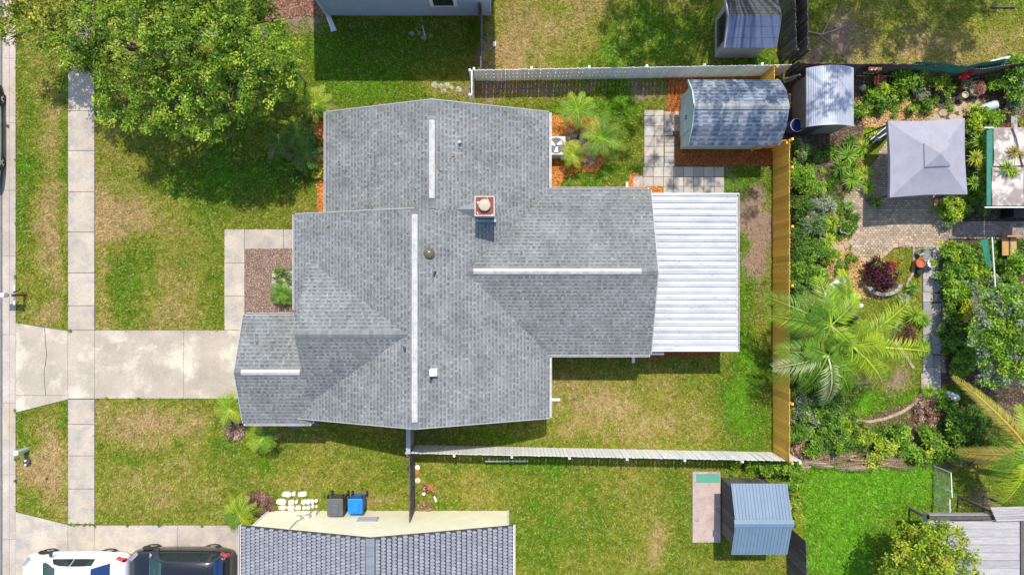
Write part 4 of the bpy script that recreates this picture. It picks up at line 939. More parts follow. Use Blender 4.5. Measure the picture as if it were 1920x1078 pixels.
L3 = [(x, y, z+random.uniform(-.5,.4), r*.0205) for x, y, z, r in [(228,192,3.9,46),(200,205,3.6,26),(285,205,4.2,44),(335,190,4.6,50),(330,232,3.9,26),(385,222,4.4,42),(392,246,3.8,20),(430,195,4.9,45),(440,150,5.4,50),(490,160,5.0,50),(532,150,4.4,30),(548,100,4.6,22),(412,250,3.8,14),(330,245,3.7,14),(520,140,4.6,38),(238,225,3.7,22),(310,150,4.4,34),(500,105,5.2,42),(460,100,5.6,40),(380,165,5.5,45),(480,205,4.3,26),(512,70,4.6,30),(545,120,4.2,18)]]
tree('oak_tree', 'broad oak crown overhanging the front lawn beside the north wing', P(455, 190, 0), L3, OAK, leaf=.11, dens=10, cr=.23, jit=.22, hollow=.5)
L2 = [(x, y, z+random.uniform(-.6,.5), r*.0202) for x, y, z, r in [(200,40,5.0,55),(250,90,5.6,50),(310,40,6.2,60),(310,110,5.8,48),(370,80,6.2,55),(400,30,6.0,55),(190,100,4.6,34),(215,140,4.2,34),(265,150,4.8,38),(430,60,5.6,45),(350,130,5.4,40),(460,20,4.8,40),(330,0,6.4,60),(255,5,5.8,50),(395,-30,6.0,55),(290,-50,6.2,60),(165,75,4.6,36),(150,35,4.6,36),(190,10,5.0,40),(180,120,4.0,24),(120,85,4.2,34),(140,105,4.0,28),(170,118,3.9,24),(95,70,4.0,28),(505,40,4.4,30),(480,-10,4.6,34)]]
tree('oak_tree', 'large dark green oak filling the upper left beside the sidewalk', P(330, 120, 0), L2, [tuple(np.array(c)*.82) for c in OAK]+OAK[:1], leaf=.11, dens=10, cr=.23, jit=.22, hollow=.5)
L1 = [(x, y, z+random.uniform(-.4,.4), r*.0195) for x, y, z, r in [(30,45,3.8,42),(75,55,4.1,36),(55,15,4.3,42),(110,25,4.3,44),(110,70,3.9,30),(5,20,3.6,40),(20,70,3.2,20),(145,50,4.2,34),(150,90,3.8,28),(135,112,3.3,20),(20,-25,4.2,45),(90,-30,4.5,45),(160,5,4.5,30)]]
tree('oak_tree', 'yellow green tree at the top left corner above the kerb', P(130, 60, 0), L1, OAKY, leaf=.11, dens=7.5, cr=.22, jit=.22, hollow=.65)
L4 = [(x, y, z, r*.0215) for x, y, z, r in [(1730,1040,3.2,50),(1690,1055,2.9,40),(1770,1020,3.0,38),(1700,1015,2.8,30),(1800,1060,2.7,32),(1740,1000,2.9,24),(1660,1070,2.4,26),(1740,1090,3.0,55)]]
tree('round_tree', 'round yellow green tree in front of the grey plank roof', P(1725, 1040, 0), L4, [(.28,.39,.02),(.36,.44,.03),(.20,.30,.02),(.38,.39,.04),(.12,.20,.015)], leaf=.13, dens=10, cr=.24)
def bare(label, px, py, z, r, n=9):
    x, y = P(px, py, z); b = MB(); root = empty('bare_branch', (x, y, 0), label, 'branch')
    b.tube([(0, 0, 0), (.05, .05, z-.3), (0, 0, z-.15)], [.05, .035, .03], 6)
    for k in range(n):
        a = k*2.4; m_ = Vector((math.cos(a)*r*.5, math.sin(a)*r*.5, z+random.uniform(-.1, .1))); e = Vector((math.cos(a+.3)*r, math.sin(a+.3)*r, z+random.uniform(-.2, .2)))
        b.tube([(0, 0, z-.15), m_, e], [.022, .014, .005], 4); b.tube([m_, m_+Vector((math.cos(a-.6), math.sin(a-.6), .1))*r*.4], [.01, .004], 4)
    b.build('twigs', M['twig'], root)
bare('grey leafless branch poking out of the oak crown toward the house side', 484, 66, 5.6, .42)
bare('grey leafless branch in the top middle of the dark oak', 392, 60, 6.9, .35, 6)
bare('grey leafless twigs over the sidewalk at the top left', 160, 60, 5.3, .45)
# trees standing beyond the top edge; only their dappled shade shows
def shade_tree(label, trunk, targets, z, cols, dens, h0, r=(.45,.75), tz=2.4):
    "targets: places (x, y) that the lobes shade"
    root = empty('oak_tree', (*trunk, 0), label, 'tree'); lobes = []
    for (sx, sy, q) in targets:
        zz = z+random.uniform(-1, 1); lobes.append((sx+SUN_DX*(zz-tz), sy+.5095*(zz-tz), zz, q*random.uniform(*r)))
    V, C = lobes_leaves(lobes, .13, cols, dens, .24); V = V-np.array([*trunk, 0]); np_mesh('crown', V, np.arange(len(V)).reshape(-1, 4), C, M['leaf'], root)
    MB().tube([(0, 0, 0), (.1, .1, h0*.5), (0, 0, h0)], [.32, .26, .22], 10).build('trunk', M['bark'], root)
    for (x, y, z_, r_) in lobes:
        e = Vector((x-trunk[0], y-trunk[1], z_)); MB().tube([(0, 0, h0-.2), (e.x*.45, e.y*.45, h0+(z_-h0)*.6), e], [.04, .02, .012], 5).build('limb', M['bark'], root)
rr = random.Random(3); tg = []
for _ in range(19): tg.append((rr.uniform(7.2, 11.2), rr.uniform(6.2, 8.7), .62))
for (x, y) in [(6.1,7.3),(6.7,6.6),(6.2,5.6),(7.2,5.2),(8.0,4.6),(6.9,4.3),(9.0,4.9),(8.8,4.1),(4.8,7.8),(5.3,6.8),(4.9,6.1),(5.6,5.2),(4.4,8.6),(5.2,8.4),(9.9,3.9),(10.7,4.3),(10.4,3.4)]: tg.append((x, y+1.2, .5))
for _ in range(8): tg.append((rr.uniform(12.0, 13.9), rr.uniform(6.7, 9.0), .6))
shade_tree('tall tree beyond the top edge that dapples the sheds and patio slabs', (9.3, 16.5), tg, 12.5, OAK, 7, 7)
tg = [(rr.uniform(4.2, 8.8), rr.uniform(9.4, 12.9), .8) for _ in range(40)]
shade_tree('tree beyond the top edge shading the neighbour lawn', (6.5, 17.2), tg, 9.5, OAK, 7, 5, tz=0)
tg = [(rr.uniform(12.6, 20.4), 9.9+rr.uniform(0, 1)**.8*3.0, .8) for _ in range(60)]+[(12.9,11.5,1.1),(13.6,10.6,1.1),(13.2,10.2,1),(14.2,12.3,1.1),(21,12.4,.8)]
shade_tree('tree beyond the top edge shading the sparse yard', (16.0, 17.6), tg, 9.5, OAK, 8, 5, tz=0)

def frond_mesh(L, arch, droop, nleaf, ll, lw, cols, az, pitch, hub, tri=.0, dead=False, vee=.35, start=.12):
    "feather frond: rachis plus leaflets, returned as V, F(4), C"
    V = []; C = []; c0 = np.array(random.choice(cols))
    def R_(t):
        h = L*t*math.cos(pitch)-droop*.15*L*t*t; z = L*t*math.sin(pitch)-droop*L*t*t
        bend = arch*L*t*t; return np.array([hub[0]+math.cos(az)*h-math.sin(az)*bend, hub[1]+math.sin(az)*h+math.cos(az)*bend, hub[2]+z])
    N_ = 8; w0 = .016+L*.008
    for k in range(N_):
        a, b = R_(k/N_), R_((k+1)/N_); d = b-a; q = np.cross(d, [0, 0, 1]); q /= np.linalg.norm(q)+1e-9
        wa, wb = w0*(1-k/N_*.8), w0*(1-(k+1)/N_*.8); V += [a-q*wa, a+q*wa, b+q*wb, b-q*wb]; C += [c0*1.35+np.array((.04, .03, .0))]*4
    for k in range(nleaf):
        t = start+(1-start)*(k+random.uniform(-.3, .3))/nleaf; t = min(max(t, .02), .99); p = R_(t); d = R_(min(t+.03, 1.03))-R_(t-.03); d /= np.linalg.norm(d)
        q = np.cross(d, [0, 0, 1]); q /= np.linalg.norm(q); up = np.cross(q, d)
        s = math.sin(math.pi*(.12+.86*t))**.55; l = ll*s*random.uniform(.85, 1.12)
        for sd in (1, -1):
            fwd = .45+.5*t+random.uniform(-.1, .1); v = q*sd+d*fwd+up*(vee+random.uniform(-.15, .15)); v /= np.linalg.norm(v)
            e = p+v*l; e[2] -= l*(.22+droop*.3)*random.uniform(.6, 1.3); m_ = p+v*l*.5; wv = d*lw
            V += [p-wv*.3, m_-wv, e, m_+wv]; C += [c0*random.uniform(.75, 1.3)]*4
    V = np.array(V); V[:, 2] = np.maximum(V[:, 2], .02); return V, np.array(C)
def palm(name, label, base, z, n, L, cols, nleaf=26, ll=.3, lw=.008, droop=.45, trunk_r=.07, cat='palm', hub=None, azs=None, pitch=(.1, .9), group=None, dead=0, vee=.35, lean=None, mt='leaf', trunk=True):
    bx, by = base; root = empty(name, (bx, by, 0), label, cat, group); hx, hy = (hub[0]-bx, hub[1]-by) if hub else (0, 0)
    if trunk: MB().tube([(0, 0, 0), (hx*.4, hy*.4, z*.5), (hx, hy, z)], [trunk_r*1.25, trunk_r, trunk_r*.85], 10).build('trunk', M['bark'], root)
    n = int(n*1.15); lw = .0145; nleaf = int(nleaf*.75); ll *= 1.0
    for i in range(n):
        az = azs[i] if azs and i < len(azs) else 2*math.pi*(i*.618)+random.uniform(-.2, .2)
        p = pitch[0]+(pitch[1]-pitch[0])*((i*.618*1.7) % 1); cc = cols; 
        if i < dead: cc = [(.38,.30,.17),(.30,.24,.15)]; p = -.1
        V, C = frond_mesh(L*random.uniform(.8, 1.1), random.uniform(-.12, .12), droop*random.uniform(.7, 1.2), nleaf, ll, lw, cc, az, p, (hx, hy, z), vee=vee)
        o = np_mesh('frond', V, np.arange(len(V)).reshape(-1, 4), C, M[mt], root)
    return root
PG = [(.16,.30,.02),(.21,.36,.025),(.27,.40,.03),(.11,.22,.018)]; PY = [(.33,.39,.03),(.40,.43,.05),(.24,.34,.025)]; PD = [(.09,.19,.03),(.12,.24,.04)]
# palms by the house
palm('pygmy_palm', 'slender small palm north of the air conditioner on orange mulch', P(1086,262), 1.35, 17, .95, PG, nleaf=26, ll=.24, lw=.010, hub=P(1083,205,1.45), trunk_r=.05, pitch=(.0, .8))
palm('pygmy_palm', 'largest small palm right of the rock ring by the air conditioner', P(1108,290), 1.25, 18, 1.15, PG, nleaf=30, ll=.27, lw=.010, hub=P(1129,258,1.35), trunk_r=.05, pitch=(.0, .8))
palm('pygmy_palm', 'short small palm below the air conditioner near the gutter', P(1085,310), .8, 14, .75, PG+PY, nleaf=24, ll=.2, lw=.010, hub=P(1074,288,.9), trunk_r=.05, pitch=(.0, .8))
palm('pygmy_palm', 'yellow green palm at the north west corner of the north wing', P(598,212), .9, 15, .95, PY+PG[:1], nleaf=26, ll=.24, lw=.010, hub=P(592,193,1.0), dead=2, pitch=(0, .8))
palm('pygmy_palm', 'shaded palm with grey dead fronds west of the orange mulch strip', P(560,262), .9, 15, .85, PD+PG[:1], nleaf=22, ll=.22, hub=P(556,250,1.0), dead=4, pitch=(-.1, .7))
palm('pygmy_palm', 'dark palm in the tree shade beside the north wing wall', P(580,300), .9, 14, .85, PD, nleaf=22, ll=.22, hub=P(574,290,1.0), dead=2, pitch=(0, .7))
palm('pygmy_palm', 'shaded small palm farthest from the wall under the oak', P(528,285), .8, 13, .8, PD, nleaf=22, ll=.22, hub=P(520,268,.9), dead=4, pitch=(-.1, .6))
palm('pygmy_palm', 'yellowish palm at the driveway edge beside the garage corner', P(440,775), 1.0, 15, .85, PG+PY, nleaf=26, ll=.24, hub=P(430,768,1.1), dead=1, pitch=(0, .8))
palm('pygmy_palm', 'bright green palm south of the garage eave', P(492,808), 1.0, 15, .80, PG+PY[:1], nleaf=26, ll=.24, hub=P(492,822,1.1), dead=3, pitch=(0, .8))
palm('pygmy_palm', 'yellow tipped green palm at the west corner of the yellow house', P(455,960), .9, 18, .95, PG+PY, nleaf=26, ll=.24, hub=P(446,966,1.0), pitch=(0, .8))
palm('pygmy_palm', 'small pot-like sago palm in the gravel bed in front of the house', P(531,552), .55, 20, .66, PG+PD, nleaf=24, ll=.16, lw=.012, hub=P(526,549,.65), pitch=(.1, .9), cat='palm')
# shrubs
def shrub(name, label, px, py, r, h, cols, leaf=.10, dens=16, cr=.16, cat='shrub', group=None, lobes=1, z=None, asp=.5, tilt=.6, stems=True, spread=1.0, jit=.2):
    x, y = P(px, py, h*.6); root = empty(name, (x, y, 0), label, cat, group); lb = []
    if lobes == 1: lb = [(0, 0, h*.5, r)]
    else:
        for k in range(lobes):
            a = 2*math.pi*k/lobes+random.uniform(-.4, .4); q = r*spread*random.uniform(.35, .6); lb.append((math.cos(a)*q, math.sin(a)*q, h*random.uniform(.4, .65), r*random.uniform(.45, .65)))
        lb.append((0, 0, h*.55, r*.6))
    V, C = lobes_leaves(lb, leaf, cols, dens, cr, asp=asp, tilt=tilt, flat=min(1, h/(2*r)*1.1), jit=jit, hollow=.3)
    np_mesh('foliage', V, np.arange(len(V)).reshape(-1, 4), C, M['leaf'], root)
    if stems:
        b = MB()
        for k in range(5):
            a = random.uniform(0, 6.28); b.tube([(math.cos(a)*.04, math.sin(a)*.04, 0), (math.cos(a)*r*.5, math.sin(a)*r*.5, h*.6)], [.018, .008], 5)
        b.build('stems', M['bark'], root)
    return root
def spiky(name, label, px, py, r, h, cols, n=34, w=.035, cat='plant', group=None, z0=.05):
    x, y = P(px, py, h*.7); root = empty(name, (x, y, 0), label, cat, group); V = []; C = []
    for i in range(n):
        az = i*2.399+random.uniform(-.2, .2); el = .15+1.1*(i/n); c = np.array(random.choice(cols))*random.uniform(.75, 1.3); L = r*random.uniform(.8, 1.15)
        pts = []
        for t in (0, .35, .7, 1): hh = L*t*math.cos(el)+.02; pts.append(np.array([math.cos(az)*hh, math.sin(az)*hh, z0+h*.35+L*t*math.sin(el)*.8-.35*L*t*t]))
        q = np.array([-math.sin(az), math.cos(az), 0]); ws = [.5, 1, .7, .05]
        for k in range(3): V += [pts[k]-q*w*ws[k], pts[k]+q*w*ws[k], pts[k+1]+q*w*ws[k+1], pts[k+1]-q*w*ws[k+1]]; C += [c*(.85+.15*k)]*4
    V = np.array(V); V[:, 2] = np.maximum(V[:, 2], .02)
    np_mesh('leaves', V, np.arange(len(V)).reshape(-1, 4), np.array(C), M['leaf'], root)
    MB().tube([(0, 0, 0), (0, 0, z0+h*.4)], [.035, .03], 8).build('stem', M['bark'], root); return root
DG = [(.08,.17,.02),(.11,.23,.03),(.055,.12,.015),(.15,.28,.035)]; MG = [(.17,.33,.02),(.23,.40,.03),(.11,.23,.02),(.28,.45,.05)]; YG = [(.36,.46,.03),(.28,.40,.03),(.44,.50,.06)]
GG = [(.24,.30,.17),(.31,.35,.23),(.15,.22,.10),(.36,.38,.27)]
shrub('shrub', 'small round green shrub above the sago palm in the gravel bed', 527, 517, .42, .7, MG+DG, leaf=.07, cr=.12, dens=26)
shrub('shrub', 'light green shrub peeking from the west eave of the north wing', 600, 321, .36, .6, YG, leaf=.08, cr=.12, dens=26)
shrub('shrub', 'dark shrub in oak shade left of the mulch strip', 583, 268, .5, .9, DG, leaf=.12)
shrub('shrub', 'dark low shrub beside the front walk corner under the oak shade', 548, 330, .35, .6, DG, leaf=.11)
# hedge of vines and shrubs along the outside of the orange fence
DM = 1.9
HED = [(1508,285,.42,1.3,GG+MG,'thin grey green vine'),(1502,330,.5,1.5,MG,'glossy green bush'),(1530,350,.5,1.2,MG,'bright leafy bush'),(1545,385,.6,1.2,GG,'silvery sprawling bush'),(1508,385,.45,1.5,DG,'dark leafy bush'),
 (1520,425,.6,1.4,GG+DG,'grey green tangled bush'),(1553,420,.45,.9,YG,'yellow green fern'),(1500,465,.5,1.5,DG,'dark glossy bush'),(1530,470,.5,1.3,MG+DG,'mixed green bush'),(1505,510,.55,1.5,DG+MG,'dense dark bush'),
 (1535,515,.5,1.2,MG,'bright green bush'),(1562,480,.35,.7,YG+MG,'low light green bush'),(1500,545,.4,1.4,DG,'shaded dark bush'),(1510,700,.5,1.5,DG,'dark bush under the palm fronds'),(1515,745,.55,1.6,GG+DG,'grey stemmed thin leaved bush'),
 (1550,740,.65,1.8,DG,'tall dark green bush'),(1520,790,.6,1.4,MG+GG,'narrow leaved green bush'),(1560,790,.6,1.5,DG+MG,'deep green bush'),(1540,830,.5,1.1,MG,'light bush near the fence corner'),(1580,830,.5,1.0,MG+DG,'low green bush')]
HED += [(1500,720,.5,1.9,DG,'very dark tall bush'),(1498,770,.5,1.8,DG+GG,'grey dark bush'),(1530,715,.6,1.8,DG,'dense shaded bush'),(1500,815,.45,1.5,DG+MG,'dark leaved bush'),(1575,760,.55,1.7,DG,'deep green round bush'),(1498,600,.45,1.5,DG,'shaded bush'),(1500,650,.45,1.5,DG,'dim bush')]
where = ['beside the south end of the arched shed','outside the orange fence above the first rail post','left of the spiky garden plants','in the middle of the fence hedge above the patio edge','pressed against the orange fence at mid height','left of the round garden pond','on the patio corner by the pond','against the orange fence left of the pond','between the fence and the curved edging','against the fence below the pond','between the fence and the tan mulch','at the end of the curved edging','just above the tall palm fronds at the fence','against the lower orange fence','right of the lower orange fence','left of the garden lawn','near the lower end of the orange fence','at the west tip of the lawn edging','near the corner post','near the pile of dead palm fronds','hugging the orange fence below the silvery palm fronds','hugging the fence two bushes below the palm','under the silvery fronds right of the fence','hugging the fence above its lower corner','between the hedge and the garden lawn','under the upper palm fronds at the fence','between two palm crowns at the fence']
for (x, y, r, h, c, lab), w in zip(HED, where):
    shrub('hedge_shrub', lab+' '+w, x-5, y, r*1.15, h, c, leaf=.085, dens=15, cr=.17, group='bushes crowding the garden side of the orange fence', lobes=3)
# vine over the SE corner and along the neighbours' corner
for (x, y, r, h, c, lab) in [(1410,872,.35,.9,MG,'leafy vine clump at the left end of the vine row'),(1440,880,.4,1.0,MG,'bright vine clump above the blue roofed shed'),(1470,880,.42,1.3,YG+MG,'yellow green vine clump near the fence corner'),(1492,905,.40,1.4,MG,'vine clump right of the blue roofed shed top'),(1495,940,.38,1.4,MG+YG,'vine clump right of the blue roof ridge'),(1492,975,.33,1.3,YG,'thin yellowing vine at the dark plank fence'),(1490,875,.4,1.3,MG,'dense vine at the outer corner of the white fence'),(1380,868,.2,.5,YG,'tiny weed clump beside the concrete pad')]:
    shrub('vine', lab, x, y, r, h, c, leaf=.10, dens=18, cr=.15, cat='vine', group='vines around the blue roofed shed', lobes=2)
# flower garden at the top right
GAR = [(1692,150,.55,1.2,MG,'large leaved green bush below the dark brown fence'),(1725,142,.5,1.1,MG,'leafy bush under the green cloth'),(1660,165,.38,.9,YG,'light green bush left of the planter pots'),(1685,170,.36,.9,YG+MG,'yellow green bush in the flower garden'),(1640,180,.36,.8,MG,'small bush right of the arched shed'),
 (1618,205,.34,.6,MG,'low weeds beside the arched shed'),(1655,195,.38,.7,DG,'dark green bush behind the round stone'),(1704,207,.22,.4,DG+MG,'tiny rosette bush on tan mulch'),(1762,150,.38,.8,YG,'broad yellow leaves above the magenta flower'),(1775,165,.32,.7,MG,'green leaves beside the magenta flower'),
 (1728,172,.30,.7,GG,'grey green potted bush'),(1740,200,.30,.4,DG,'dark low bush in shade by the flagstones'),(1865,155,.42,1.0,MG,'bright green bush left of the vine mass'),(1900,140,.62,1.6,DG+MG,'dense dark vine mass at the right edge'),(1910,175,.5,1.2,MG+DG,'green bush below the dense vine mass'),(1905,115,.45,1.4,MG,'vines climbing the fence at the upper right'),
 (1835,215,.5,.8,MG+YG,'fresh green clump below the fallen log'),(1862,222,.42,.8,MG,'round green clump above the lean-to corner'),(1825,235,.4,.8,YG+MG,'light leaves at the gazebo corner'),(1910,230,.25,.4,YG,'small yellow weeds above the lean-to roof'),(1898,205,.25,.6,[(.45,.25,.04),(.25,.16,.08),(.16,.2,.05)],'orange and brown potted bush at the right edge'),(1910,195,.3,.7,GG,'pale spiky grey bush at the right edge')]
for (x, y, r, h, c, lab) in GAR:
    shrub('garden_shrub', lab, x, y, r, h, c, leaf=.11, dens=15, cr=.16, group='bushes of the flower garden', lobes=3 if r > .35 else 1)
# plants between gazebo and lean-to
for (x, y, r, h, c, lab) in [(1825,270,.42,1.6,MG+YG,'spiky green plant right of the canopy'),(1845,290,.5,1.8,MG+YG,'long leaved plant leaning over the green curtain'),(1815,300,.40,1.9,YG+[(.40,.20,.05)],'orange tipped plant touching the canopy edge'),(1835,325,.48,1.7,MG+YG,'light green plant in the gap by the lean-to'),(1815,345,.40,1.6,MG,'spiky plant at the lower right canopy corner'),(1868,320,.40,2.5,MG+[(.50,.24,.04)],'orange tinged plant hanging over the stained roof'),(1880,290,.32,2.5,[(.40,.27,.07),(.3,.3,.06)],'brownish leaves over the upper stained roof'),(1850,250,.35,1.3,MG,'green leaves at the top of the green curtain')]:
    spiky('tall_plant', lab, x, y, r, h, c, n=60, w=.022, group='leafy plants between canopy and lean-to', z0=h*.6)
    spiky('tall_plant', lab.replace('plant', 'inner plant').replace('leaves', 'inner leaves'), x+7, y+9, r*.8, h*.85, c, n=44, w=.022, group='leafy plants between canopy and lean-to', z0=h*.6)
shrub('shrub', 'broad green bush below the right corner of the canopy', 1790, 385, .72, 1.0, MG+YG, leaf=.12, dens=14, lobes=4)
shrub('shrub', 'dark bush between the canopy corner and the lean-to', 1830, 372, .45, .9, DG+MG, leaf=.12, dens=14, lobes=3)
# spiky plants left of the gazebo
SP = [(1596,290,.62,.9,MG,'feathery palm like plant nearest the arched shed'),(1580,312,.52,.8,DG+MG,'dark feathery plant left of the red flower spike'),(1625,275,.5,.9,YG+MG,'yellow green rosette near the canopy furniture'),(1610,300,.38,.7,MG,'green rosette above the red flower spike'),(1603,335,.56,.8,MG,'big green rosette above the tan paving'),(1625,325,.5,.8,YG,'lime rosette beside the canopy shadow'),
 (1632,350,.42,.7,YG+MG,'lime spiky plant on the patio edge'),(1645,378,.38,.6,DG+YG,'dark spiky potted plant at the patio shade'),(1556,395,.42,.7,YG,'yellow green spray at the patio corner'),(1594,384,.3,.5,GG+MG,'grey green tuft on the tan paving'),(1558,450,.40,.8,YG,'lime spray below the round pond'),(1545,410,.45,.8,YG+MG,'light spray left of the patio corner'),
 (1600,262,.40,.7,DG,'dark rosette south of the arched shed'),(1640,255,.34,.6,YG,'small lime rosette by the tan mulch'),(1720,592,.50,.7,YG+MG,'yellow green grassy tuft in the crescent bed'),(1735,600,.42,.6,MG,'green grassy tuft leaning over the stone path'),(1700,560,.30,.6,GG,'blue grey agave in the crescent bed'),(1715,540,.32,.6,DG+MG,'dark leafy plant above the agave'),(1735,650,.45,.7,MG,'bright leafy plant at the lower end of the crescent bed'),(1745,735,.4,.6,YG+MG,'variegated spiky plant at the path end'),(1770,740,.35,.6,MG,'spiky green plant beside the pale rocks')]
for (x, y, r, h, c, lab) in SP: spiky('rosette_plant', lab, x, y, r, h, c, n=70, w=.022, group='spiky rosette plants of the garden')
rs = spiky('flower', 'red flower spike among the spiky plants', 1618, 303, .2, .9, [(.5,.06,.03),(.6,.15,.08)], n=16, w=.02, cat='flower')
# burgundy shrub in its stone planter
shrub('burgundy_shrub', 'dark burgundy leaved shrub in the curved stone planter', 1650, 520, .75, .9, [(.05,.015,.02),(.09,.02,.035),(.03,.02,.02),(.2,.03,.06)], leaf=.12, dens=13, lobes=4)
shrub('shrub', 'small green shrub above the burgundy shrub', 1642, 502, .32, .5, MG, leaf=.07, dens=20)
shrub('flower', 'red tipped sprig rising right of the burgundy shrub', 1672, 496, .18, .9, [(.4,.06,.02),(.3,.05,.03)], leaf=.07, dens=24, cat='flower')
# right hand hedge behind the stone path
RH = [(1785,470,.55,1.3,YG+MG,'yellow green bamboo like bush at the path top'),(1815,480,.55,1.2,MG,'green bush beside the white bloom'),(1790,510,.55,1.4,MG+DG,'green bush left of the white bloom'),(1830,510,.5,1.3,YG+MG,'light bush left of the green mesh panel'),(1790,550,.6,1.4,MG,'bush along the right side of the stone path'),(1830,550,.6,1.5,GG+MG,'grey green bush below the green mesh panel'),(1870,540,.6,1.6,MG+GG,'bush below the tan cloth'),(1905,500,.6,1.8,MG,'bush at the right edge below the lean-to'),(1785,590,.5,1.4,DG,'dark bush beside the lower stone path'),(1820,580,.45,1.8,[(.5,.5,.02),(.4,.42,.03)],'yellow leaved branch in the middle of the thicket'),(1790,630,.6,1.4,DG,'deep green bush in the lower thicket'),(1815,660,.55,1.2,MG,'bright bush at the lower left of the thicket'),(1800,680,.45,.9,MG,'low green bush above the paved corner')]
for (x, y, r, h, c, lab) in RH: shrub('thicket_shrub', lab, x, y, r, h, c, leaf=.12, dens=14, cr=.18, group='bushes of the right hand thicket', lobes=3)
DM = 1.3
L5 = [(x, y, z, r*.0215) for x, y, z, r in [(1870,590,3.0,45),(1900,570,3.2,40),(1850,620,2.8,34),(1895,630,3.2,48),(1845,575,2.4,26),(1880,665,2.9,40),(1915,670,3.0,40),(1860,700,2.4,26),(1920,600,3.4,45),(1925,700,2.6,30)]]
tree('garden_tree', 'light green tree spreading over the green netting at the right edge', P(1875, 620, 0), L5, MG+GG[:2]+YG[:1], leaf=.12, dens=9, cr=.24)
# south planting strip
DM = 1.8
SS = [(1620,820,.55,.9,YG+MG,'yellow green mound below the lawn edging'),(1655,838,.5,.8,YG,'lime mound in the south planting strip'),(1690,815,.45,.8,MG,'green bush left of the ring of leaves'),(1700,840,.5,.9,MG,'bright bush near the bottom of the strip'),(1745,815,.5,1.0,MG,'fern bush below the leaf ring'),(1755,840,.5,1.0,MG+YG,'light bush at the chain fence top'),(1790,775,.5,1.2,DG,'dark bush right of the leaf ring'),(1800,810,.6,1.3,DG+MG,'dark green shrub between two yellow fronds'),(1830,790,.6,1.3,DG,'shaded shrub under the drooping palm frond'),(1775,760,.35,.7,MG,'green shrub below the pale rocks'),(1800,850,.45,1.0,DG,'dark shrub above the shaded yard'),(1720,855,.4,.7,MG,'low weeds along the shaded grass edge'),(1640,860,.35,.5,YG,'sparse weeds by the dead fronds'),(1590,800,.3,.6,YG+MG,'small weed at the lawn edging tip'),(1850,830,.6,1.2,MG+DG,'green shrub beneath the right palm')]
for (x, y, r, h, c, lab) in SS: shrub('border_shrub', lab, x, y, r, h, c, leaf=.11, dens=14, cr=.17, group='shrubs of the south planting strip', lobes=3)
# the big feather palms
BIGY = [(.30,.43,.02),(.38,.48,.03),(.22,.34,.02),(.15,.26,.02)]; BIGG = [(.17,.31,.02),(.26,.40,.03),(.10,.21,.02),(.14,.27,.02)]
def bigpalm(label, base, hub_px, z, fr, cols, ll=.60, nleaf=36, lw=.024, dead=()):
    hub = P(*hub_px, z); bx, by = P(*base); root = empty('feather_palm', (bx, by, 0), label, 'palm'); hx, hy = hub[0]-bx, hub[1]-by
    MB().tube([(0, 0, 0), (hx*.3, hy*.3, z*.5), (hx, hy, z-.1)], [.17, .13, .12], 12).build('trunk', M['bark'], root)
    for (tx, ty, tz, droop) in fr:
        e = P(tx, ty, tz); dx, dy = e[0]-hub[0], e[1]-hub[1]; Lh = math.hypot(dx, dy); az = math.atan2(dy, dx); dz = tz-z
        # z(t) = L sin p t - droop L t^2 reaches dz at t=1
        L = Lh/ (0.92); sp = max(-.6, min(.95, (dz+droop*L)/L)); p = math.asin(sp); L = Lh/max(.35, math.cos(p)-droop*.15)
        V, C = frond_mesh(L, random.uniform(-.06, .06), droop, nleaf, ll, lw, cols, az, p, (hx, hy, z), vee=.15, start=.16)
        np_mesh('frond', V, np.arange(len(V)).reshape(-1, 4), C, M['leaf'], root)
    for (tx, ty, tz) in dead:
        e = P(tx, ty, tz); MB().tube([(hx, hy, z-.1), ((hx+e[0]-bx)/2, (hy+e[1]-by)/2, (z+tz)/2+.1), (e[0]-bx, e[1]-by, tz)], [.05, .09, .02], 6).build('dead_sheath', M['twig'], root)
    return root
bigpalm('tallest feather palm with long fronds reaching over the orange fence', (1590,630), (1558,610), 3.6,
        [(1432,553,3.2,.5),(1440,590,3.0,.6),(1470,640,2.6,.7),(1500,555,3.4,.4),(1530,520,3.3,.5),(1560,540,3.6,.3),(1605,560,3.6,.3),(1480,605,3.4,.4),(1520,670,2.8,.6),(1580,690,3.0,.5),(1520,585,3.9,.2),(1600,650,3.6,.3)], BIGG)
bigpalm('yellow green feather palm with fronds spread over the garden lawn', (1600,650), (1598,648), 3.2,
        [(1745,650,2.6,.5),(1738,668,2.2,.6),(1700,560,2.9,.4),(1690,600,3.2,.3),(1680,700,2.2,.6),(1655,735,1.8,.8),(1640,690,2.9,.5),(1610,600,3.8,.2),(1560,625,3.4,.3),(1650,640,3.7,.2),(1580,720,2.4,.6)], BIGY)
bigpalm('third feather palm with silvery fronds across the lower orange fence', (1560,690), (1552,665), 3.2,
        [(1450,690,2.8,.5),(1445,715,2.3,.6),(1455,655,3.0,.4),(1500,735,2.2,.7),(1545,760,2.0,.8),(1590,740,2.4,.6),(1600,700,2.9,.4),(1510,650,3.7,.2),(1575,640,3.6,.2),(1620,720,2.2,.6)], BIGG+[(.42,.48,.22)], dead=[(1547,716,1.6),(1500,652,2.2),(1510,640,2.4)])
bigpalm('single stemmed feather palm frond standing below the stone bench', (1600,600), (1587,570), 2.0, [(1580,520,2.1,.3),(1560,535,1.9,.4),(1606,548,1.9,.4),(1575,505,1.8,.5)], BIGY, ll=.4, nleaf=34)
YF = [(.36,.29,.05),(.30,.24,.09),(.33,.33,.05),(.30,.25,.14)]
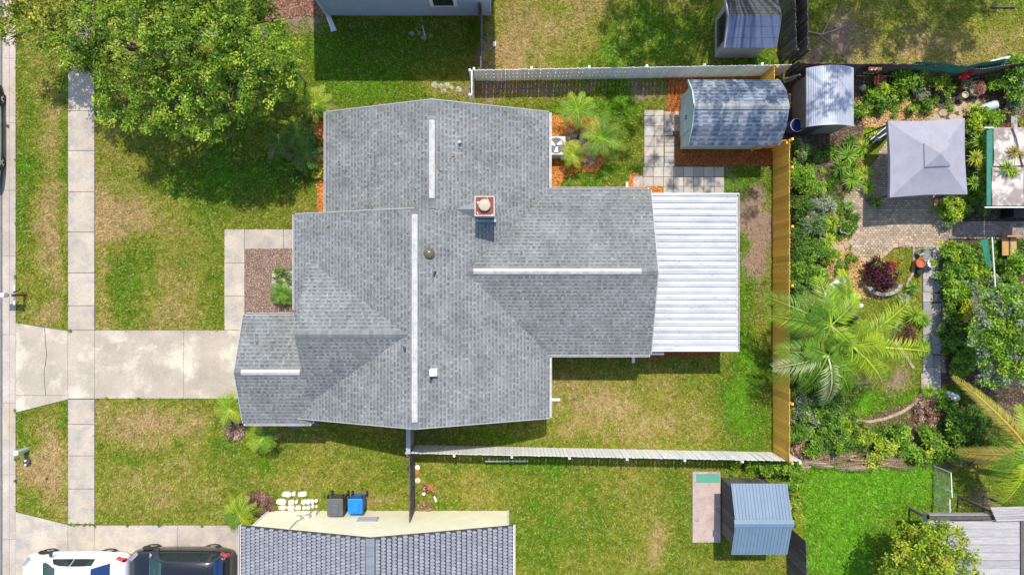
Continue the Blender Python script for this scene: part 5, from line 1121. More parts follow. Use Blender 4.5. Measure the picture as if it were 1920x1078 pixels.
rp = bigpalm('palm at the right edge with drooping yellow and brown fronds', (1935,880), (1935,850), 3.0, [(1785,706,1.8,.5),(1800,722,1.7,.5),(1826,745,1.7,.6),(1790,846,1.6,.5),(1800,860,1.5,.5)], YF, ll=.42, nleaf=80, lw=.02)
for (tx, ty, tz, dr, cc) in [(1860,760,2.0,.5,YF),(1845,960,1.4,.6,BIGY),(1870,975,1.2,.7,BIGG),(1880,800,2.6,.3,BIGG),(1850,900,2.0,.5,BIGG),(1900,990,1.2,.7,BIGY),(1860,870,2.4,.4,BIGG),(1915,760,2.4,.4,BIGY),(1890,930,2.2,.5,BIGY),(1865,800,2.0,.4,YF),(1855,935,1.6,.6,BIGY),(1885,960,1.4,.6,YF),(1905,900,2.6,.3,BIGG)]:
    z = 3.0; hub = P(1935,850,z); b0 = rp.location; e = P(tx,ty,tz); dx, dy = e[0]-hub[0], e[1]-hub[1]; Lh = math.hypot(dx, dy)
    L = Lh/.92; p = math.asin(max(-.6, min(.95, (tz-z+dr*L)/L))); L = Lh/max(.35, math.cos(p)-dr*.15)
    V, C = frond_mesh(L, random.uniform(-.08, .08), dr, 52, .5, .022, cc, math.atan2(dy, dx), p, (hub[0]-b0.x, hub[1]-b0.y, z), vee=.15, start=.16)
    np_mesh('frond', V, np.arange(len(V)).reshape(-1, 4), C, M['leaf'], rp)
# pile of dead fronds
df = empty('dead_frond_pile', (*P(1560, 862), 0), 'pile of brown dead palm fronds beyond the corner of the fences', 'debris')
for k in range(26):
    a = random.uniform(-.25, .25); x = random.uniform(-1.8, 2.6); y = random.uniform(-.28, .22); L = random.uniform(.8, 1.5)
    V, C = frond_mesh(L, .05, .1, 22, .18, .012, [(.34,.22,.17),(.28,.18,.13),(.42,.30,.24)], a+(math.pi if k % 2 else 0), .12, (x, y, .08+random.uniform(0, .3)), vee=.1)
    np_mesh('frond', V, np.arange(len(V)).reshape(-1, 4), C, M['leaf'], df)
# loose stuff: little weeds that soften the edges
def weeds(name, label, spots, cols):
    V, C = lobes_leaves([(*P(x, y), .06, r) for x, y, r in spots], .07, cols, 20, .12, flat=.5)
    o = np_mesh(name, V, np.arange(len(V)).reshape(-1, 4), C, M['leaf'], kind='stuff'); o['label'] = label
sp_ = [(random.uniform(1490,1600), random.uniform(270,860), random.uniform(.12,.3)) for _ in range(170)]+[(random.uniform(1770,1920), random.uniform(450,700), random.uniform(.15,.35)) for _ in range(130)]+[(random.uniform(1600,1920), random.uniform(800,866), random.uniform(.12,.28)) for _ in range(90)]+[(random.uniform(1785,1850), random.uniform(240,400), random.uniform(.15,.3)) for _ in range(60)]+[(random.uniform(1760,1860), random.uniform(730,800), random.uniform(.15,.3)) for _ in range(40)]
weeds('undergrowth', 'mixed low undergrowth filling the gaps of the overgrown garden', sp_, DG+MG)
weeds('weeds', 'low green weeds along fences and in the flower beds', [(random.uniform(1610,1800), random.uniform(150,215), random.uniform(.08,.2)) for _ in range(40)]+[(random.uniform(1360,1475), random.uniform(862,890), random.uniform(.08,.2)) for _ in range(24)]+[(random.uniform(1370,1460), random.uniform(112,124), random.uniform(.1,.2)) for _ in range(12)]+[(1160,128,.2),(1165,125,.15)]+[(random.uniform(1500,1530), random.uniform(140,250), random.uniform(.12,.25)) for _ in range(22)], MG)
# ------------------------------------------------------------------ CARS
def make_car(label, loc, rz, paint, L=4.5, W=1.8, H=1.46, hatch=False, wb=2.62, cat='car'):
    "nose towards -x, y = across"
    root = empty('parked_car', (loc[0], loc[1], 0), label, cat, rz=rz)
    hw = W/2; xs = -L/2
    st = [(0,.52,.60,.30),(.015,.62,.74,.24),(.05,.72,.86,.22),(.12,.80,.93,.20),(.22,.86,.97,.20),(.30,.92,.985,.20),(.42,.95,1.0,.20),(.58,.97,1.0,.20),(.72,.99,1.0,.20),(.84,1.0,.985,.20),(.92,1.0,.955,.22),(.965,.96 if hatch else .94,.90,.24),(.99,.80,.82,.28),(1.0,.62,.70,.34)]
    b = MB(); rings = []
    for t, zt, w, zb in st:
        x = xs+L*t; ww = hw*w; m = (zt+zb)/2
        half = [(0, zt+.025), (ww*.45, zt+.02), (ww*.80, zt-.005), (ww*.95, zt-.07), (ww, zt-.2), (ww*1.015, m-.05), (ww*1.01, zb+.12), (ww*.96, zb), (0, zb)]
        ring = [(x, y, z) for y, z in half]+[(x, -y, z) for y, z in half[-2:0:-1]]
        rings.append([b.vert(p) for p in ring])
    n = len(rings[0])
    for r0, r1 in zip(rings, rings[1:]):
        for j in range(n): b.f.append([r0[j], r1[j], r1[(j+1) % n], r0[(j+1) % n]])
    b.f.append(rings[0]); b.f.append(rings[-1][::-1])
    body = b.build('body', paint, root, smooth=True)
    m = body.modifiers.new('s', 'SUBSURF'); m.levels = m.render_levels = 1
    # cabin: rows across x; y profile
    if hatch: ts = [(.235,.95,.88),(.30,1.12,.84),(.375,1.34,.76),(.42,1.42,.73),(.55,H,.73),(.70,H,.73),(.82,H-.04,.72),(.885,H-.10,.71),(.93,1.20,.77),(.965,.99,.82)]
    else: ts = [(.255,.95,.88),(.32,1.12,.84),(.385,1.32,.76),(.43,1.40,.72),(.53,H,.71),(.66,H-.01,.71),(.745,H-.07,.71),(.80,1.26,.76),(.85,1.12,.81),(.90,1.0,.86)]
    g = MB(); rows = []
    for t, z, w in ts:
        x = xs+L*t; wr = hw*w; wbb = hw*.93; zb = .94
        pr = [(-wbb, zb), (-(wr*.97+.0), z-.07), (-wr*.85, z-.015), (-wr*.4, z+.01), (0, z+.015), (wr*.4, z+.01), (wr*.85, z-.015), (wr*.97, z-.07), (wbb, zb)]
        rows.append([g.vert((x, y, zz)) for y, zz in pr])
    for r0, r1 in zip(rows, rows[1:]):
        for j in range(8): g.f.append([r0[j], r0[j+1], r1[j+1], r1[j]][::-1])
    g.f.append(rows[0][::-1]); g.f.append(rows[-1])
    g.build('cabin', paint, root, smooth=True)
    def row(t):
        for (a, za, wa), (c, zc, wc) in zip(ts, ts[1:]):
            if a <= t <= c: k = (t-a)/(c-a); return xs+L*t, za+(zc-za)*k, wa+(wc-wa)*k
    def screen(t0, t1, m, name, k=5):
        q = MB(); pr = None
        for i in range(k+1):
            x, z, w = row(t0+(t1-t0)*i/k); wr = hw*w; cur = [(x, y*wr, z+dz+.012) for y, dz in ((-.87, -.02), (-.4, .012), (0, .017), (.4, .012), (.87, -.02))]
            if pr:
                for j in range(4): q.poly(face_up([pr[j], pr[j+1], cur[j+1], cur[j]]))
            pr = cur
        return q.build(name, m, root, smooth=True)
    screen(ts[0][0]+.008, ts[3][0]-.012, M['wshield'], 'windscreen')
    if hatch: screen(ts[7][0]+.008, ts[9][0]-.008, M['rglass'], 'rear_window')
    else: screen(ts[6][0]-.0, ts[9][0]-.02, M['rglass'], 'rear_window')
    for sd in (1, -1):
        segs = [(ts[1][0]+.025, .545), (.551, .74)] + ([(.755, .86)] if hatch else [])
        for (a, c) in segs:
            q = MB(); pr = None
            for i in range(5):
                x, z, w = row(a+(c-a)*i/4); wr = hw*w*.97; zt = z-.09; zb = 1.0
                yb = hw*.93+(wr-hw*.93)*(zb-.94)/(z-.07-.94) if z > 1.05 else hw*.93; yt = wr+.004
                if zt < zb+.02: zt = zb+.02
                cur = [(x, sd*(yb+.012), zb), (x, sd*(yt+.014), zt)]
                if pr: q.poly([pr[0], cur[0], cur[1], pr[1]])
                pr = cur
            q.build('side_window', M['glass'], root)
        mx = xs+L*.315; MB().hexa([(mx, sd*hw*.97, .96), (mx+.10, sd*hw*.97, .96), (mx+.14, sd*(hw+.17), .97), (mx+.03, sd*(hw+.17), .97)], [(mx, sd*hw*.97, 1.0), (mx+.10, sd*hw*.97, 1.0), (mx+.14, sd*(hw+.17), 1.1), (mx+.03, sd*(hw+.17), 1.1)]).build('door_mirror', M['darkgrey'], root)
        q = MB(); 
        for (tx, ty_, z) in [(0.0, .35, .6)]: q.hexa([(xs+L*.012, sd*hw*.50, .56), (xs+L*.07, sd*hw*.86, .60), (xs+L*.09, sd*hw*.80, .60), (xs+L*.03, sd*hw*.45, .56)], [(xs+L*.015, sd*hw*.50, .70), (xs+L*.075, sd*hw*.875, .775), (xs+L*.115, sd*hw*.80, .80), (xs+L*.04, sd*hw*.45, .745)])
        q.build('headlight', M['alloy'], root)
        q = MB(); q.hexa([(xs+L*.93, sd*hw*.935, .78), (xs+L*.995, sd*hw*.80, .70), (xs+L*.99, sd*hw*.62, .70), (xs+L*.93, sd*hw*.75, .78)][::1], [(xs+L*.925, sd*hw*.945, .975), (xs+L*.985, sd*hw*.83, .93), (xs+L*.978, sd*hw*.74, .965), (xs+L*.93, sd*hw*.86, 1.005)]); q.build('tail_light', M['redlamp'], root)
        for wx in (-wb/2-.05, wb/2-.05):
            wh = empty('wheel', (0, 0, 0)); wh.parent = root; r = .325
            a = MB(); k = 24; yi, yo = sd*(hw-.22), sd*(hw-.005)
            prof = [(r*.64, yo-.0*sd), (r*.92, yo+.0*sd), (r, yo-.03*sd), (r, yi), (r*.6, yi)]
            rg = [[a.vert((wx+rr*math.cos(2*math.pi*j/k), yy, r+rr*math.sin(2*math.pi*j/k))) for j in range(k)] for rr, yy in prof]
            for p0, p1 in zip(rg, rg[1:]):
                for j in range(k): a.f.append([p0[j], p0[(j+1) % k], p1[(j+1) % k], p1[j]])
            a.build('tyre', M['tyre'], wh)
            a = MB(); yf = yo-.012*sd
            a.poly([(wx+r*.66*math.cos(2*math.pi*j/k), yf-.035*sd, r+r*.66*math.sin(2*math.pi*j/k)) for j in range(k)]); a.build('rim_back', M['darkgrey'], wh)
            a = MB()
            for s5 in range(5):
                an = 2*math.pi*s5/5+.3; c_, s_ = math.cos(an), math.sin(an); px_, pz_ = -s_, c_
                a.poly([(wx+px_*.05, yf, r+pz_*.05), (wx+c_*r*.64+px_*.035, yf, r+s_*r*.64+pz_*.035), (wx+c_*r*.64-px_*.035, yf, r+s_*r*.64-pz_*.035), (wx-px_*.05, yf, r-pz_*.05)])
            for j in range(k):
                a0, a1 = 2*math.pi*j/k, 2*math.pi*(j+1)/k; a.poly([(wx+r*q_*math.cos(t_), yf+.001*sd, r+r*q_*math.sin(t_)) for q_, t_ in ((.58, a0), (.66, a0), (.66, a1), (.58, a1))])
            a.poly([(wx+.06*math.cos(2*math.pi*j/10), yf+.003*sd, r+.06*math.sin(2*math.pi*j/10)) for j in range(10)]); a.build('rim', M['alloy'], wh)
            a = MB(); pr = None     # wheel arch lip
            for j in range(13):
                an = math.pi*(-.06+1.12*j/12); cur = [(wx+rr*math.cos(an), sd*(hw*1.01-.018), r+rr*math.sin(an)) for rr in (.0, r*1.16)]
                if pr: a.poly([pr[0], pr[1], cur[1], cur[0]])
                pr = cur
            a.build('wheel_arch', M['black'], wh)
    MB().hexa([(xs+L*.985, -hw*.68, .30), (xs+L+.03, -hw*.62, .30), (xs+L+.03, hw*.62, .30), (xs+L*.985, hw*.68, .30)], [(xs+L*.985, -hw*.68, .52), (xs+L+.025, -hw*.62, .52), (xs+L+.025, hw*.62, .52), (xs+L*.985, hw*.68, .52)]).build('rear_bumper', M['darkgrey'], root)
    MB().box(xs-.012, xs+.06, -.3, .3, .36, .5).build('grille', M['black'], root)
    MB().box(xs+L*.25, xs+L*.26, -hw*.7, hw*.7, .955, .975).build('wiper', M['black'], root)
    if not hatch:
        pass
    return root
make_car('white sedan at the bottom left, nearest the road on the neighbour driveway', (-18.80, -12.34), 0, M['carwhite'], L=4.62, W=1.82, H=1.46, wb=2.6)
make_car('black compact car behind the white sedan at the yellow house', (-14.28, -12.12), 0, M['carblack'], L=4.42, W=1.78, H=1.46, hatch=True, wb=2.62)
make_car('pale silver green car parked at the left edge along the kerb', (-23.10, 6.78), math.radians(-90), M['carsilver'], L=4.7, W=1.8, H=1.45, wb=2.78)

# stains and weeds on the concrete
def blot(px, py, r, n=14): 
    x, y = P(px, py); return [(x+r*random.uniform(.6, 1.15)*math.cos(2*math.pi*k/n), y+r*random.uniform(.6, 1.15)*math.sin(2*math.pi*k/n)) for k in range(n)]
V, C = lobes_leaves([(*P(x, y), .03, random.uniform(.03, .07)) for x, y in [(134,982),(140,983),(147,982),(160,983),(168,982),(130,619),(133,620),(36,604),(30,770),(179,985),(240,984),(300,985),(380,984),(200,746),(260,747),(420,747),(30,300),(30,420),(30,520),(31,860),(30,900)]], .05, MG+[(.2,.13,.07)], 40, .05)
o = np_mesh('joint_weeds', V, np.arange(len(V)).reshape(-1, 4), C, M['leaf'], kind='stuff'); o['label'] = 'tiny weeds growing in the concrete joints'
# ------------------------------------------------------------------ BINS
def bin_(label, px, py, m, w, d, h=1.05, rz=0.0):
    x, y = P(px, py, h); root = empty('wheelie_bin', (x, y, 0), label, 'bin', rz=rz); a, c = w/2, d/2
    MB().hexa([(-a*.78, -c*.72, .03), (a*.78, -c*.72, .03), (a*.78, c*.78, .03), (-a*.78, c*.78, .03)], [(-a*.94, -c*.9, h-.1), (a*.94, -c*.9, h-.1), (a*.94, c*.95, h-.1), (-a*.94, c*.95, h-.1)]).build('body', m, root, bevel=.03)
    ld = MB(); ld.hexa([(-a, -c, h-.095), (a, -c, h-.095), (a, c, h-.095), (-a, c, h-.095)], [(-a*.93, -c*.93, h-.03), (a*.93, -c*.93, h-.03), (a, c, h+.0), (-a, c, h+.0)])
    o = ld.build('lid', m, root, bevel=.025)
    MB().hexa([(-a*.6, -c*.75, h-.04), (a*.6, -c*.75, h-.04), (a*.55, c*.45, h-.03), (-a*.55, c*.45, h-.03)], [(-a*.52, -c*.62, h+.015), (a*.52, -c*.62, h+.015), (a*.45, c*.35, h+.03), (-a*.45, c*.35, h+.03)]).build('lid_panel', m, o, bevel=.02)
    MB().tube([(-a*.85, c*.9, h-.12), (-a*.85, c*1.3, h-.06), (a*.85, c*1.3, h-.06), (a*.85, c*.9, h-.12)], .022).build('handle', M['black'], root)
    for s in (1, -1):
        MB().tube([(s*a*.88, c*.9, .12), (s*(a*.88+.07), c*.9, .12)], [.12, .12], 16).build('wheel', M['black'], root)
        MB().box(s*a*.9-.03, s*a*.9+.03, c*.95, c*1.35, h-.2, h-.07).build('hinge', M['black'], root)
    return root
bin_('dark grey wheelie bin against the yellow wall beside the pale stones', 627.5, 952, M['binGrey'], .70, .76)
bin_('bright blue wheelie bin against the yellow wall', 665.5, 950, M['binBlue'], .64, .66)
bin_('blue lidded bin tucked under the south eave of the garage', 552, 788, M['binBlue'], .62, .6, rz=.03)
bin_('dark bin tucked under the south eave right of the blue one', 584, 785, M['binGrey'], .62, .6, rz=.03)
# pale stones
sc = 8.727
ST = [(340,225,165,95),(455,215,70,80),(600,218,165,85),(255,345,170,100),(415,355,110,95),(500,340,50,70),(618,345,85,90),(692,342,75,90),(758,342,62,88),(822,325,62,60),(275,435,150,70),(410,445,120,95),(528,442,100,85),(622,442,66,72),(690,438,74,70),(762,420,52,60),(825,418,46,50),(275,490,40,30)]
for i, (x, y, w, h) in enumerate(ST):
    px, py = 500+x/sc, 900+y/sc; a = w/sc/42.667/2; c = h/sc/42.667/2; b = MB(); n = 9
    f = [random.uniform(.8, 1.05) for _ in range(n)]; lo = [(a*1.05*f[k]*math.copysign(abs(math.cos(2*math.pi*k/n))**.6, math.cos(2*math.pi*k/n)), c*1.05*f[k]*math.copysign(abs(math.sin(2*math.pi*k/n))**.6, math.sin(2*math.pi*k/n))) for k in range(n)]
    b.hexa([(x_, y_, 0) for x_, y_ in lo], [(x_*.9, y_*.9, .11+random.uniform(0, .03)) for x_, y_ in lo])
    o = b.build('stone', M['stone'], bevel=.012); o.location = (*P(px, py), 0); o.rotation_euler = (0, 0, random.uniform(-.1, .1))
    rown = 'back row' if y < 260 else 'middle row' if y < 400 else 'front row'
    names = {0:'wide flat stone starting the short back row',1:'narrow stone next to the wide back row stone',2:'separate blocky stone ending the back row',3:'broadest rounded stone at the left of the middle row',4:'squarish stone beside the broad middle row stone',5:'small greenish stone at the gap of the middle row',6:'first stone right of the gap in the middle row',7:'bright stone right of the gap in the middle row',8:'tan stone third right of the middle row gap',9:'small end stone at the right of the middle row',10:'curved long stone at the left of the front row',11:'large stone left of centre in the front row',12:'centre stone of the front row near the wall pipes',13:'small bright stone right of centre in the front row',14:'flat stone third from the right in the front row',15:'small stone second from the right in the front row',16:'smallest stone ending the front row at the bin',17:'loose stone chip below the front row'}
    tag(o, names[i]+', by the grey bin' if len(names[i].split()) < 12 else names[i], 'stone', 'pale stones laid beside the grey bin')

# ------------------------------------------------------------------ KERBSIDE THINGS
mb = empty('mailbox', (*P(47, 553), 0), 'white mailbox on a post with cross arm beside the kerb', 'mailbox')
x = -.55
MB().tube([(0, 0, 0), (-.0, 0, 1.0)], .055, 10).build('post', M['rust'], mb)
MB().box(-.62, .1, -.05, .05, .93, .99).build('arm', M['sagemetal'], mb)
b = MB(); pr = [(-.11, 0), (.11, 0), (.11, .14)]+[(.11*math.cos(t), .14+.11*math.sin(t)) for t in (.5, 1.05, 1.57, 2.1, 2.6)]+[(-.11, .14)]
b.hexa([(-.60, y, 1.0+z) for y, z in pr][::-1], [(-.02, y, 1.0+z) for y, z in pr][::-1]); b.build('box', M['white'], mb, bevel=.01)
MB().box(-.625, -.602, -.10, .10, 1.0, 1.22).build('door', M['darkgrey'], mb); MB().box(-.3, -.12, .113, .13, 1.12, 1.2).build('flag', M['redlamp'], mb)
MB().tube([(-.02, -.42, .62), (-.02, .42, .62)], .035).build('cross_arm', M['white'], mb); MB().tube([(-.02, .12, .7), (.12, .2, .55), (.1, .28, .45)], .03).build('scroll', M['black'], mb)
pipe = empty('standpipe', (*P(51, 842), 0), 'short pale grey pipe with white cap by the kerb', 'standpipe')
MB().lathe([(.105, 0), (.105, .66)], 20).build('pipe', M['sagemetal'], pipe, smooth=False); MB().lathe([(.112, .66), (.112, .70), (.09, .715)], 20).build('cap', M['white'], pipe)
hy = empty('meter_lid', (*P(52, 866), 0), 'dark round utility cover with two white knobs beside the pipe', 'utility cover')
MB().lathe([(.16, 0), (.16, .08), (.12, .11)], 18).build('cover', M['darkgrey'], hy)
for dy in (.09, -.09): MB().lathe([(.045, .08), (.05, .16), (.03, .19)], 12, (0, dy, 0)).build('knob', M['white'], hy)
tag(MB().lathe([(.05, 0), (.05, .22), (.03, .25)], 12, (*P(89, 893), 0)).build('marker_stub', M['beige']), 'small beige stub in the dry verge grass', 'stub')
# stepping pads in the gravel bed
sd_ = empty('planter_pad', (*P(530, 533), 0), 'white square pad under the shrubs in the gravel bed', 'pad')
for (x0, y0, x1, y1) in ((-.45,.0,.45,.58),(-.35,-.6,.45,-.02)):
    MB().box(x0, x1, y0, y1, 0, .05).build('slab', M['concrete'], sd_)
gr_ = MB().tube([P3(462,591,.35), P3(553,589,.35)], .03); tag(gr_.build('handrail', M['white']), 'white rail along the gravel bed at the garage eave', 'rail')
# air conditioner
ac = empty('air_conditioner', (*P(1036, 281), 0), 'white square air conditioner beside the north wing eave', 'air conditioner'); ax, ay = P(1036, 281); tx, ty = P(1043, 273, .8)
dx, dy = tx-ax, ty-ay
w = .40
MB().box(-w+dx, w+dx, -w+dy, w+dy, .05, .76).build('cabinet', M['acpaint'], ac, bevel=.03)
MB().lathe([(.34, .762), (.34, .775)], 28, (dx, dy, 0)).build('fan_well', M['darkgrey'], ac)
for k in range(3):
    a0 = k*2.094+.3; b = MB(); b.poly([(dx+.05*math.cos(a0), dy+.05*math.sin(a0), .79), (dx+.30*math.cos(a0-.15), dy+.30*math.sin(a0-.15), .785), (dx+.31*math.cos(a0+.5), dy+.31*math.sin(a0+.5), .80), (dx+.08*math.cos(a0+1.1), dy+.08*math.sin(a0+1.1), .80)]); b.build('fan_blade', M['white'], ac)
b = MB()
for r in (.12, .2, .28, .35):
    pts = [(dx+r*math.cos(2*math.pi*j/24), dy+r*math.sin(2*math.pi*j/24), .82) for j in range(25)]; b.tube(pts, .005, 4)
b.build('grille', M['acpaint'], ac)
MB().box(-w-.05+dx, w+.05+dx, -w-.05+dy, w+.05+dy, 0, .05).build('pad', M['concrete'], ac)
def rock(label, px, py, r, m='rock', h=.5, cat='rock', group=None, sq=1.0):
    b = MB(); n = 9; rings = []
    for k, (q, z) in enumerate(((1.0, 0), (1.0, .35), (.75, .75), (.3, 1.0))):
        rings.append([b.vert((r*q*random.uniform(.8, 1.1)*math.cos(2*math.pi*j/n), r*sq*q*random.uniform(.8, 1.1)*math.sin(2*math.pi*j/n), r*h*z*random.uniform(.9, 1.1)+.0)) for j in range(n)])
    for r0, r1 in zip(rings, rings[1:]):
        for j in range(n): b.f.append([r0[j], r0[(j+1) % n], r1[(j+1) % n], r1[j]])
    b.f.append(rings[-1]); o = b.build('rock', M[m]); o.location = (*P(px, py), 0); o.rotation_euler = (0, 0, random.uniform(0, 6)); return tag(o, label, cat, group)
# rock ring round the small palms
RL = ['topmost','second from the top left','upper right','small upper right','leftmost','large central','right middle','big right','middle','lower right','rightmost lower','lower middle','lowest','left lower','far right']
k = 0
for (x, y, r) in [(1070,248,.14),(1078,256,.12),(1092,250,.15),(1100,258,.12),(1066,260,.12),(1088,266,.16),(1100,270,.13),(1108,280,.15),(1094,280,.14),(1104,292,.14),(1112,298,.12),(1098,302,.12),(1108,306,.13),(1074,266,.12),(1114,288,.12)]:
    k += 1; rock(RL[k-1]+' rock of the heap under the small palms', x, y, r, group='rocks heaped around the small palms by the air conditioner', h=.8)
def leaf_heap(name, label, px, py, r, cols, cat='mulch heap'):
    x, y = P(px, py); V, C = lobes_leaves([(0, 0, .05, r)], .08, cols, 40, .12, flat=.35, jit=.25)
    o = np_mesh(name, V, np.arange(len(V)).reshape(-1, 4), C, M['twig2'], None); o.location = (x, y, 0); o['label'] = label; o['kind'] = 'stuff'; return o
M['twig2'] = mat('dry_leaves', attr=True, rough=.9, var=0, spec=.1)
BR = [(.22,.14,.10),(.32,.22,.16),(.14,.09,.065),(.40,.30,.24)]
leaf_heap('leaf_heap', 'brown twiggy heap below the driveway palm at the garage corner', 441, 807, .42, BR)
leaf_heap('leaf_heap', 'round reddish mulch heap beside the pale stones', 487, 948, .62, [(.24,.13,.10),(.32,.19,.15),(.16,.08,.06)])
leaf_heap('leaf_heap', 'ring of brown dry leaves beside the lawn edging in the garden', 1738, 770, .68, BR+[(.3,.16,.08)])
leaf_heap('leaf_heap', 'reddish leaves at the edge of the lawn edging', 1610, 815, .4, [(.3,.14,.1),(.2,.09,.06)])
leaf_heap('leaf_heap', 'dry tan leaves at the yellow wall right of the brown fence', 795, 951, .28, [(.45,.32,.18),(.30,.20,.11)])
leaf_heap('leaf_heap', 'pinkish leaf litter in front of the white fence corner', 1505, 842, .5, [(.40,.24,.18),(.30,.18,.14)])
leaf_heap('leaf_heap', 'tan leaf litter right of the white fence corner', 1555, 842, .5, [(.36,.27,.2),(.28,.2,.15)])
leaf_heap('leaf_heap', 'dark soil bed of the crescent shaped planter', 1695, 625, .45, [(.10,.05,.035),(.16,.08,.05)])
# pebbles patches on grass
FL = ['leftmost','upper left','largest middle','small middle','rightmost','lower middle']
for i, (x, y, r) in enumerate([(815,160,.16),(825,162,.14),(838,160,.15),(846,164,.12),(860,168,.14),(832,170,.12)]):
    rock(FL[i]+' flat pale stone sunk in the lit side lawn above the ridge', x, y, r, 'slab', h=.12, group='flat stones in the side lawn')
for i, (x, y, lab) in enumerate([(782,876,'pale stone below the gate corner by the brown fence'),(781,886,'reddish stone beside the brown fence'),(783,900,'white stone beside the brown fence')]):
    rock(lab, x, y, .13, 'stone' if i != 1 else 'terra', h=.3, cat='stone')
for (x, y, r, lab) in [(1778,742,.26,'left one of the two pale round rocks by the palm'),(1790,744,.22,'right one of the two pale round rocks by the palm'),(1822,172,.0,'')]:
    if r: rock(lab, x, y, r, 'acpaint', h=.9)
rock('white bloom like stone in the right hand thicket', 1806, 506, .16, 'stone', h=3.0); rock('white stone in the garden lawn under the palm', 1613, 573, .13, 'white', h=.9); rock('small white stone beside the larger white lawn stone', 1606, 556, .17, 'white', h=.8)
# garden tool by the brown fence
gt = empty('leaf_blower', (*P(797, 916), 0), 'red and black garden trimmer lying on the grass right of the brown fence', 'garden tool')
MB().hexa([(-.10,-.17,.02),(.08,-.19,.02),(.11,.16,.02),(-.09,.18,.02)],[(-.07,-.13,.2),(.05,-.15,.2),(.07,.12,.22),(-.06,.14,.22)]).build('motor', M['rust'], gt, bevel=.03)
MB().lathe([(.07,0),(.07,.16)],12,(-.02,-.16,.08)).build('tank', M['white'], gt)
MB().tube([(.05,.02,.1),(.25,-.05,.12),(.42,-.35,.08)], .025).build('shaft', M['darkgrey'], gt); MB().tube([(.40,-.3,.06),(.5,-.55,.05)], .055).build('guard', M['acpaint'], gt)
MB().tube([(.5,-.55,.05),(.58,-.75,.04),(.62,-1.0,.03)], .012).tube([(-.1,.0,.05),(-.25,-.06,.04),(-.4,-.2,.03)], .01).build('cord', M['black'], gt)
tag(MB().box(P(803,0)[0], P(812,0)[0], P(0,920)[1], P(0,908)[1], 0, .03).build('brick', M['terra']), 'flat red brick beside the garden trimmer', 'brick')
ln = empty('loose_gutter', (*P(915, 858), 0), 'white length of gutter lying behind the south white fence', 'gutter')
MB().box(-.1, 1.75, -.05, .01, .45, .50).build('channel', M['greytrim'], ln); MB().box(0, .05, -.05, .0, 0, .449).build('bracket', M['white'], ln); MB().box(1.6, 1.65, -.05, .0, 0, .449).build('bracket', M['white'], ln)
tag(MB().tube([P3(792,48,.05), P3(797,68,.05)], .02).build('white_stake', M['white']), 'short white stake lying in the shaded side lawn', 'stake')
for (x, y, r, q) in [(786,62,.1,'small grey stone left of the white stake'),(772,64,.12,'leftmost grey stone by the white stake'),(795,70,.14,'largest grey stone below the white stake'),(808,68,.1,'grey stone right of the white stake')]: rock(q+' in the shaded side lawn', x, y, r, 'rock', h=.2, group='grey stones in the shaded side lawn')
tag(MB().box(*sorted((P(924,0)[0],P(930,0)[0])), P(0,88)[1], P(0,79)[1], 0, .06).build('white_block', M['white'], bevel=.01), 'small white block on the dry neighbour lawn', 'block')
# navy barrel
nb = empty('barrel', (*P(1479, 244), 0), 'dark blue plastic barrel between the two sheds', 'barrel'); MB().lathe([(.27, 0), (.30, .3), (.30, .6), (.27, .88)], 24).build('body', M['navy'], nb, smooth=True)
MB().lathe([(.255, .88), (.255, .885)], 24).build('lid', M['navy'], nb); MB().tube([(.275*math.cos(2*math.pi*j/24), .275*math.sin(2*math.pi*j/24), .89) for j in range(25)], .012, 5, cap=False).build('rim', M['acpaint'], nb)
sh = empty('shovel', (*P(1503, 200), 0), 'pale green plastic shovel standing between the sheds', 'shovel')
MB().hexa([(-.13,-.2,1.0),(.13,-.22,1.0),(.14,.12,1.0),(-.1,.12,1.0)],[(-.10,-.17,1.03),(.10,-.19,1.03),(.10,.1,1.03),(-.08,.1,1.03)]).build('blade', mat('pale_green_plastic',(.25,.48,.28),rough=.5), sh, bevel=.02)
MB().tube([(.02,.1,1.0),(.05,.9,1.1)], .03).build('shaft', M['sagemetal'], sh); MB().tube([(0,0,0),(0,0,1.0)], .02).build('stand', M['darkgrey'], sh)
for (x0,y0,x1,y1,z,lab) in [(1468,150,1500,140,1.0,'grey plank leaning behind the mint shed'),(1470,155,1492,146,.6,'short pale plank leaning behind the mint shed')]:
    tag(MB().tube([P3(x0,y0,.1), P3(x1,y1,z)], .05, 4).build('plank', M['greywood']), lab, 'plank')
# flower garden things
def pot(label, px, py, r=.17, h=.28, m='terra', leafc=None, cat='plant pot', pr=.2):
    x, y = P(px, py, h); root = empty('plant_pot', (x, y, 0), label, cat)
    MB().lathe([(r*.72, 0), (r*.95, h*.85), (r*1.08, h*.86), (r*1.08, h), (r*.88, h), (r*.86, h*.88)], 18).build('pot', M[m], root)
    MB().lathe([(r*.85, h*.80), (r*.85, h*.87)], 14).build('soil', M['black'], root)
    if leafc:
        V, C = lobes_leaves([(0, 0, h+.05, pr)], .06, leafc, 60, .1, flat=.8); np_mesh('plant', V, np.arange(len(V)).reshape(-1, 4), C, M['leaf'], root)
pot('terracotta pot with grey green plant in the flower garden', 1727, 182, .15, .28, leafc=GG, pr=.16)
pot('wide clay pot under the dark brown fence', 1650, 152, .26, .3)
pot('dark red pot below the green cloth', 1740, 152, .18, .3)
pot('white rimmed pot with green plant on the stone path', 1748, 493, .19, .45, 'white', YG, pr=.15)
pot('tall terracotta pot lying left of the white rimmed pot', 1727, 493, .19, .5, 'terra')
pot('small dark pot below the terracotta pot', 1727, 508, .15, .3, 'black')
pot('pale pot above the terracotta pot near the patio corner', 1727, 472, .14, .35, 'acpaint', DG, pr=.1)
